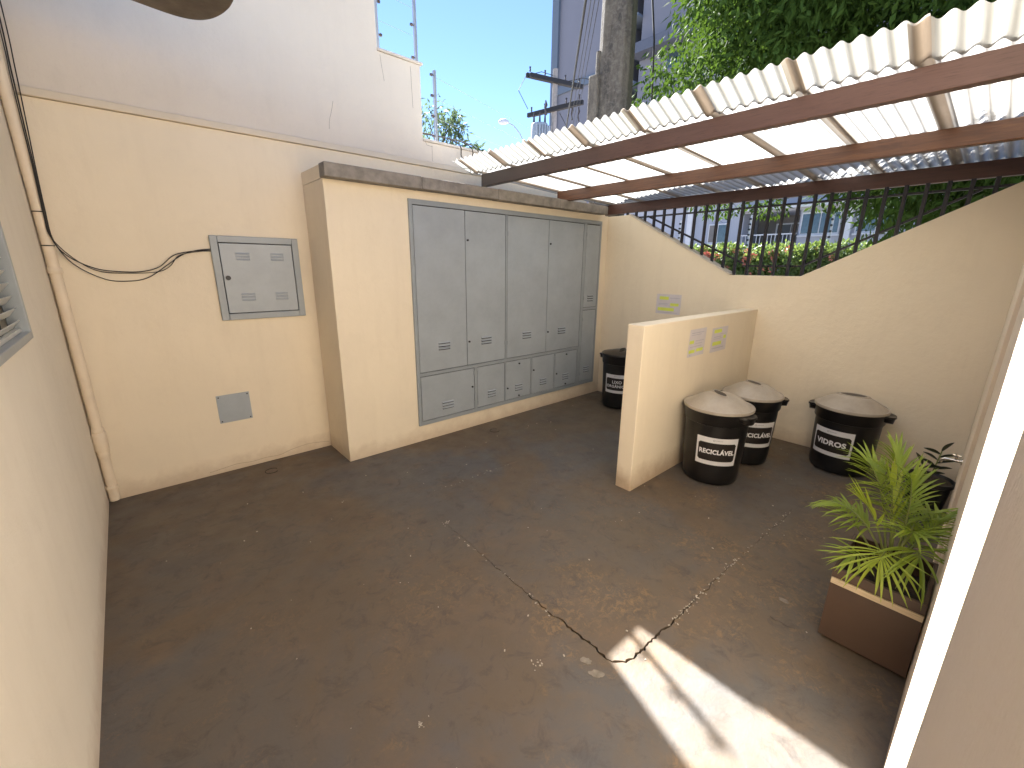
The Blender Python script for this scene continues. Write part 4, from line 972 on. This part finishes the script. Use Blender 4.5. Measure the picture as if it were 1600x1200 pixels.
# facade pieces around the balcony recess (y 4.95..6.75, z 2.05..3.35)
b = MB()
def ab(x0, x1, y0, y1, z0, z1): b.box(x0 - 17, x1 - 17, y0 - 4, y1 - 4, z0, z1)
ab(17, 24, 6.75, 13.2, -.15, 6.3); ab(17, 24, -6, 4.98, -.15, 6.3); ab(17, 24, 4.98, 6.75, -.15, 2.05); ab(17, 24, 4.98, 6.75, 3.42, 6.3); ab(18.4, 24, 4.98, 6.75, 2.05, 3.42)
b.build('wall', M_apt, ap)
abx('balcony_back', M_taupe, 18.38, 18.399, 4.99, 6.74, 2.06, 3.41)
d = abx('balcony_door', M_aptw, 18.33, 18.379, 5.2, 6.1, 2.06, 3.15); abx('pane', M_aptd, 18.32, 18.329, 5.62, 6.04, 2.1, 3.1, d); abx('pane', M_taupe, 18.32, 18.329, 5.25, 5.6, 2.1, 3.1, d)
abx('floor_slab', M_aptw, 16.55, 16.999, -6, 6.9, 3.46, 3.58); abx('floor_slab', M_aptw, 16.75, 16.999, 4.9, 6.8, 1.93, 2.05)
abx('roof_fascia', M_aptw, 16.7, 16.999, -6, 13.2, 4.02, 4.12)
rl = abx('railing', M_aptw, 16.80, 16.83, 4.95, 6.78, 2.66, 2.70)
for k in range(16): abx('baluster', M_aptw, 16.805, 16.825, 4.98 + k * .118, 4.995 + k * .118, 2.06, 2.66, rl)
def awin(y0, y1, z0, z1, n=2, curtain=False):
    w_ = abx('window', M_aptw, 16.94, 17.02, y0, y1, z0, z1, bev=.004); stp = (y1 - y0 - .04) / n
    for k in range(n): abx('pane', M_taupe if (curtain and k) else M_glass, 16.93, 16.939, y0 + .035 + k * stp, y0 + .005 + (k + 1) * stp, z0 + .05, z1 - .05, w_)
    abx('sill', M_aptw, 16.88, 16.939, y0 - .04, y1 + .04, z0 - .05, z0 - .005, w_)
awin(3.85, 4.92, 2.62, 3.32); awin(2.45, 3.45, 2.62, 3.32); awin(7.25, 7.95, 2.45, 3.15, 2, True); awin(.6, 1.6, 2.62, 3.32); awin(-1.6, -.6, 2.62, 3.32); awin(10.2, 11, 2.45, 3.15)
for y0_ in (3.55, 8.6): abx('pilaster', M_aptw, 16.86, 16.999, y0_, y0_ + .2, -.1, 4.0)
# pale electric fence posts above the hedge
for az_, lb in ((28.2, 'pale fence post with black insulators above the hedge, leftmost'), (20.9, 'pale fence post with black insulators in front of the balcony edge'), (13.45, 'pale fence post with black insulators between the two right windows')):
    X_ = 12.6; Y_ = X_ * math.tan(R(az_)); t = thing('insulator_post', lb, 'fence post', (X_, Y_, -.1), 'insulator posts above the hedge')
    b = MB(); b.box(-.02, .02, -.02, .02, 0, 3.0); b.build('post', M_aptw, t)
    for k in range(6):
        b = MB(); z_ = 2.25 + k * .13; b.tube([(-.02, 0, z_), (-.08, .0, z_)], .026, 6); b.build('insulator', M_dark, t)

# ================================================================== TALL BUILDING
tb = thing('tall_building', 'tall grey lavender apartment tower rising behind the utility poles', 'building', (43, 20, 0))
def tbx(name, mat, x0, x1, y0, y1, z0, z1): b = MB(); b.box(x0 - 43, x1 - 43, y0 - 20, y1 - 20, z0, z1); return b.build(name, mat, tb)
b = MB()
b.box(0, 16, 31.05 - 20, 41.3 - 20, -.1, 58); b.box(0, 16, -25, 29.4 - 20, -.1, 58); b.box(2.5, 16, 29.4 - 20, 31.05 - 20, -.1, 58); b.build('wall', M_bld, tb)
tbx('corner_pilaster', M_bld2, 42.7, 42.999, 40.6, 41.6, -.1, 58)
tbx('light_strip', plain('pale_blue_strip', (.20, .24, .29), .8), 42.9, 42.999, 31.05, 32.6, -.1, 58)
tbx('recess_wall', M_bld3, 45.4, 45.499, 29.41, 31.04, -.1, 58)
for z in (22.2, 34, 45): tbx('floor_band', M_bld2, 42.8, 42.998, 32.62, 40.58, z - .8, z)
for z in np.arange(8, 56, 2.9): tbx('balcony_slab', M_bld2, 42.2, 45.39, 29.42, 31.03, z, z + .25)
for z in np.arange(8.5, 56, 5.8):
    for y_ in (24.5, 19): 
        b = MB(); b.box(-.05, -.002, y_ - 20, y_ + 1.8 - 20, z, z + 1.4); w_ = b.build('window', M_bld2, tb)
        b = MB(); b.box(-.07, -.051, y_ + .1 - 20, y_ + 1.7 - 20, z + .1, z + 1.3); b.build('pane', M_glass, w_)
tbx('shade_beam', M_bld3, 41.2, 42.99, 23.0, 29.4, 21.7, 22.6)

# ================================================================== UTILITY POLES
np_ = thing('utility_pole', 'thick weathered concrete utility pole close behind the roof', 'utility pole', (4.96, 3.72, -.1))
b = MB(); b.prism([(-.17, -.115), (-.17, .115), (-.115, .17), (.115, .17), (.17, .115), (.17, -.115), (.115, -.17), (-.115, -.17)], 'z', 0, 8.8)
b.v = [(x * (1.28 - .045 * z), y * (1.28 - .045 * z), z) for x, y, z in b.v]
o = b.build('pole', M_pole, np_, bevel=.01); o.rotation_euler = (0, 0, R(22))
b = MB(); b.tube([(-.20, .12, 0), (-.20, .12, 4.15)], .03, 8); b.build('conduit', M_pole, np_, smooth=True)
b = MB(); b.box(-.28, -.16, .05, .2, 3.1, 3.9); b.build('patch_collar', M_pole, np_, bevel=.02)
def line3(a, c, sag, n=16): return [tuple(Vector(a).lerp(Vector(c), t) - Vector((0, 0, sag * 4 * t * (1 - t)))) for t in np.linspace(0, 1, n)]
fx, fy = 18.05, 17.25
for k, (dz, off, r_) in enumerate(((5.55, .0, .024), (5.5, .10, .007), (5.4, .16, .007), (5.25, .22, .006))):
    o = MB().tube(line3((4.83 + off * .3, 4.0 - off * .6, dz), (fx - .2, fy - .6 - off * 2, 6.3 - k * .12), .25), r_, 6).build('overhead_cable', M_cable, smooth='all')
    tag(o, ('thick black overhead cable running down from the near pole' if k == 0 else ('', 'thin overhead cable just right of the thick one by the near pole', 'second thin overhead cable right of the thick one', 'thin overhead cable closest to the near pole')[k]), 'cable', 'overhead cables by the poles')
o = MB().tube([(5.25, 3.52, 6), (5.24, 3.5, 4.8), (5.3, 3.44, 4.2), (5.36, 3.42, 3.2)], .012, 6).build('overhead_cable', M_cable, smooth='all'); tag(o, 'black cable hanging down the right side of the near pole', 'cable', 'overhead cables by the poles')
o = MB().tube(line3((2.0, 14, 5.4), (fx, fy, 6.6), .5), .012, 5).build('overhead_cable', M_cable, smooth='all'); tag(o, 'thin dark cable crossing the sky just above the low wall', 'cable', 'overhead cables by the poles')
fp = thing('utility_pole', 'far utility pole with four crossarms and a transformer in front of the tower', 'utility pole', (fx, fy, -.1))
b = MB(); b.tube([(0, 0, 0), (0, 0, 11.2)], [.20, .13], 10); b.build('pole', M_pole2, fp, smooth=True)
def arm(z, az, L_, off): 
    b = MB(); T = Matrix.Translation((0, 0, z)) @ Matrix.Rotation(R(az), 4, 'Z') @ Matrix.Translation((0, off, 0)); b.box(-L_ / 2, L_ / 2, -.07, .07, -.10, .10, T); return b.build('crossarm', M_arm, fp, bevel=.01)
ar = [arm(10.75, -15, 3.1, .2), arm(10.62, -15, 3.1, -.2), arm(9.5, -80, 3.1, .2), arm(9.38, -80, 3.1, -.2)]
for (z, az, ds) in ((10.75, -15, (-1.45, -.6, .6, 1.45)), (9.5, -80, (-1.45, -.6, .7, 1.45))):
    for q, dd in enumerate(ds):
        a = R(az); x, y = dd * math.cos(a), dd * math.sin(a); b = MB(); b.tube([(x, y, z + .07), (x, y, z + .16), (x, y, z + .20), (x, y, z + .30)], [.02, .05, .03, .05], 8); b.build('insulator', M_ins, fp, smooth=True)
for q, (x, y, z) in enumerate(((-.75, -.1, 9.25), (.65, -.6, 9.2), (1.05, -.7, 9.2))):
    b = MB(); b.tube([(x, y, z + .4), (x + .06, y, z + .2), (x - .02, y, z), (x + .08, y, z - .25)], [.03, .07, .04, .05], 7); b.build('fuse', M_ins, fp, smooth=True)
for P in ([(-1.1, 1.0, 10.9), (-1.5, 1.1, 10.2), (-1.3, .6, 9.3)], [(0, 0, 10.9), (-.5, .5, 11.1), (-1.0, 1.0, 10.95)], [(.1, 0, 10.6), (1.2, -.8, 10.9), (2.4, -1.9, 10.6)], [(.3, -.1, 9.3), (.9, -.5, 8.2), (.3, -.3, 7.9)]):
    b = MB(); b.tube(P, .016, 5); b.build('jumper_wire', M_cable, fp)
tf = MB(); tf.lathe([(.40, 7.75), (.44, 7.8), (.44, 8.65), (.40, 8.72), (.05, 8.77)], 20, (-.62, .42, 0)); tfo = tf.build('transformer', M_trafo, fp, smooth=True)
for k in range(7): b = MB(); a = R(-150 + k * 16); b.box(-.62 + .5 * math.cos(a) - .03, -.62 + .5 * math.cos(a) + .03, .42 + .5 * math.sin(a) - .03, .42 + .5 * math.sin(a) + .03, 7.85, 8.6); b.build('fin', M_trafo, tfo)
for dx, dy in ((-.22, .2), (.0, .0), (.2, -.18)): b = MB(); b.tube([(-.62 + dx, .42 + dy, 8.7), (-.62 + dx, .42 + dy, 8.95), (-.62 + dx, .42 + dy, 9.25)], [.06, .05, .03], 8); b.build('bushing', M_ins, tfo, smooth=True)
lp = thing('street_lamp', 'curved arm street lamp against the sky left of the transformer', 'street lamp', (16.85, 17.9, -.1))
b = MB(); b.tube([(.1, -.1, 0), (.1, -.1, 6.6), (.0, .0, 7.4), (-.35, .25, 8.2), (-.62, .43, 8.55), (-.85, .6, 8.68)], [.07, .06, .035, .03, .028, .028], 8); b.build('arm', M_steel, lp, smooth='all')
b = MB(); b.tube([(-.82, .58, 8.70), (-.95, .67, 8.72), (-1.15, .8, 8.70), (-1.25, .87, 8.68)], [.06, .13, .13, .05], 10); b.build('lamp_head', M_aptw, lp, smooth=True)
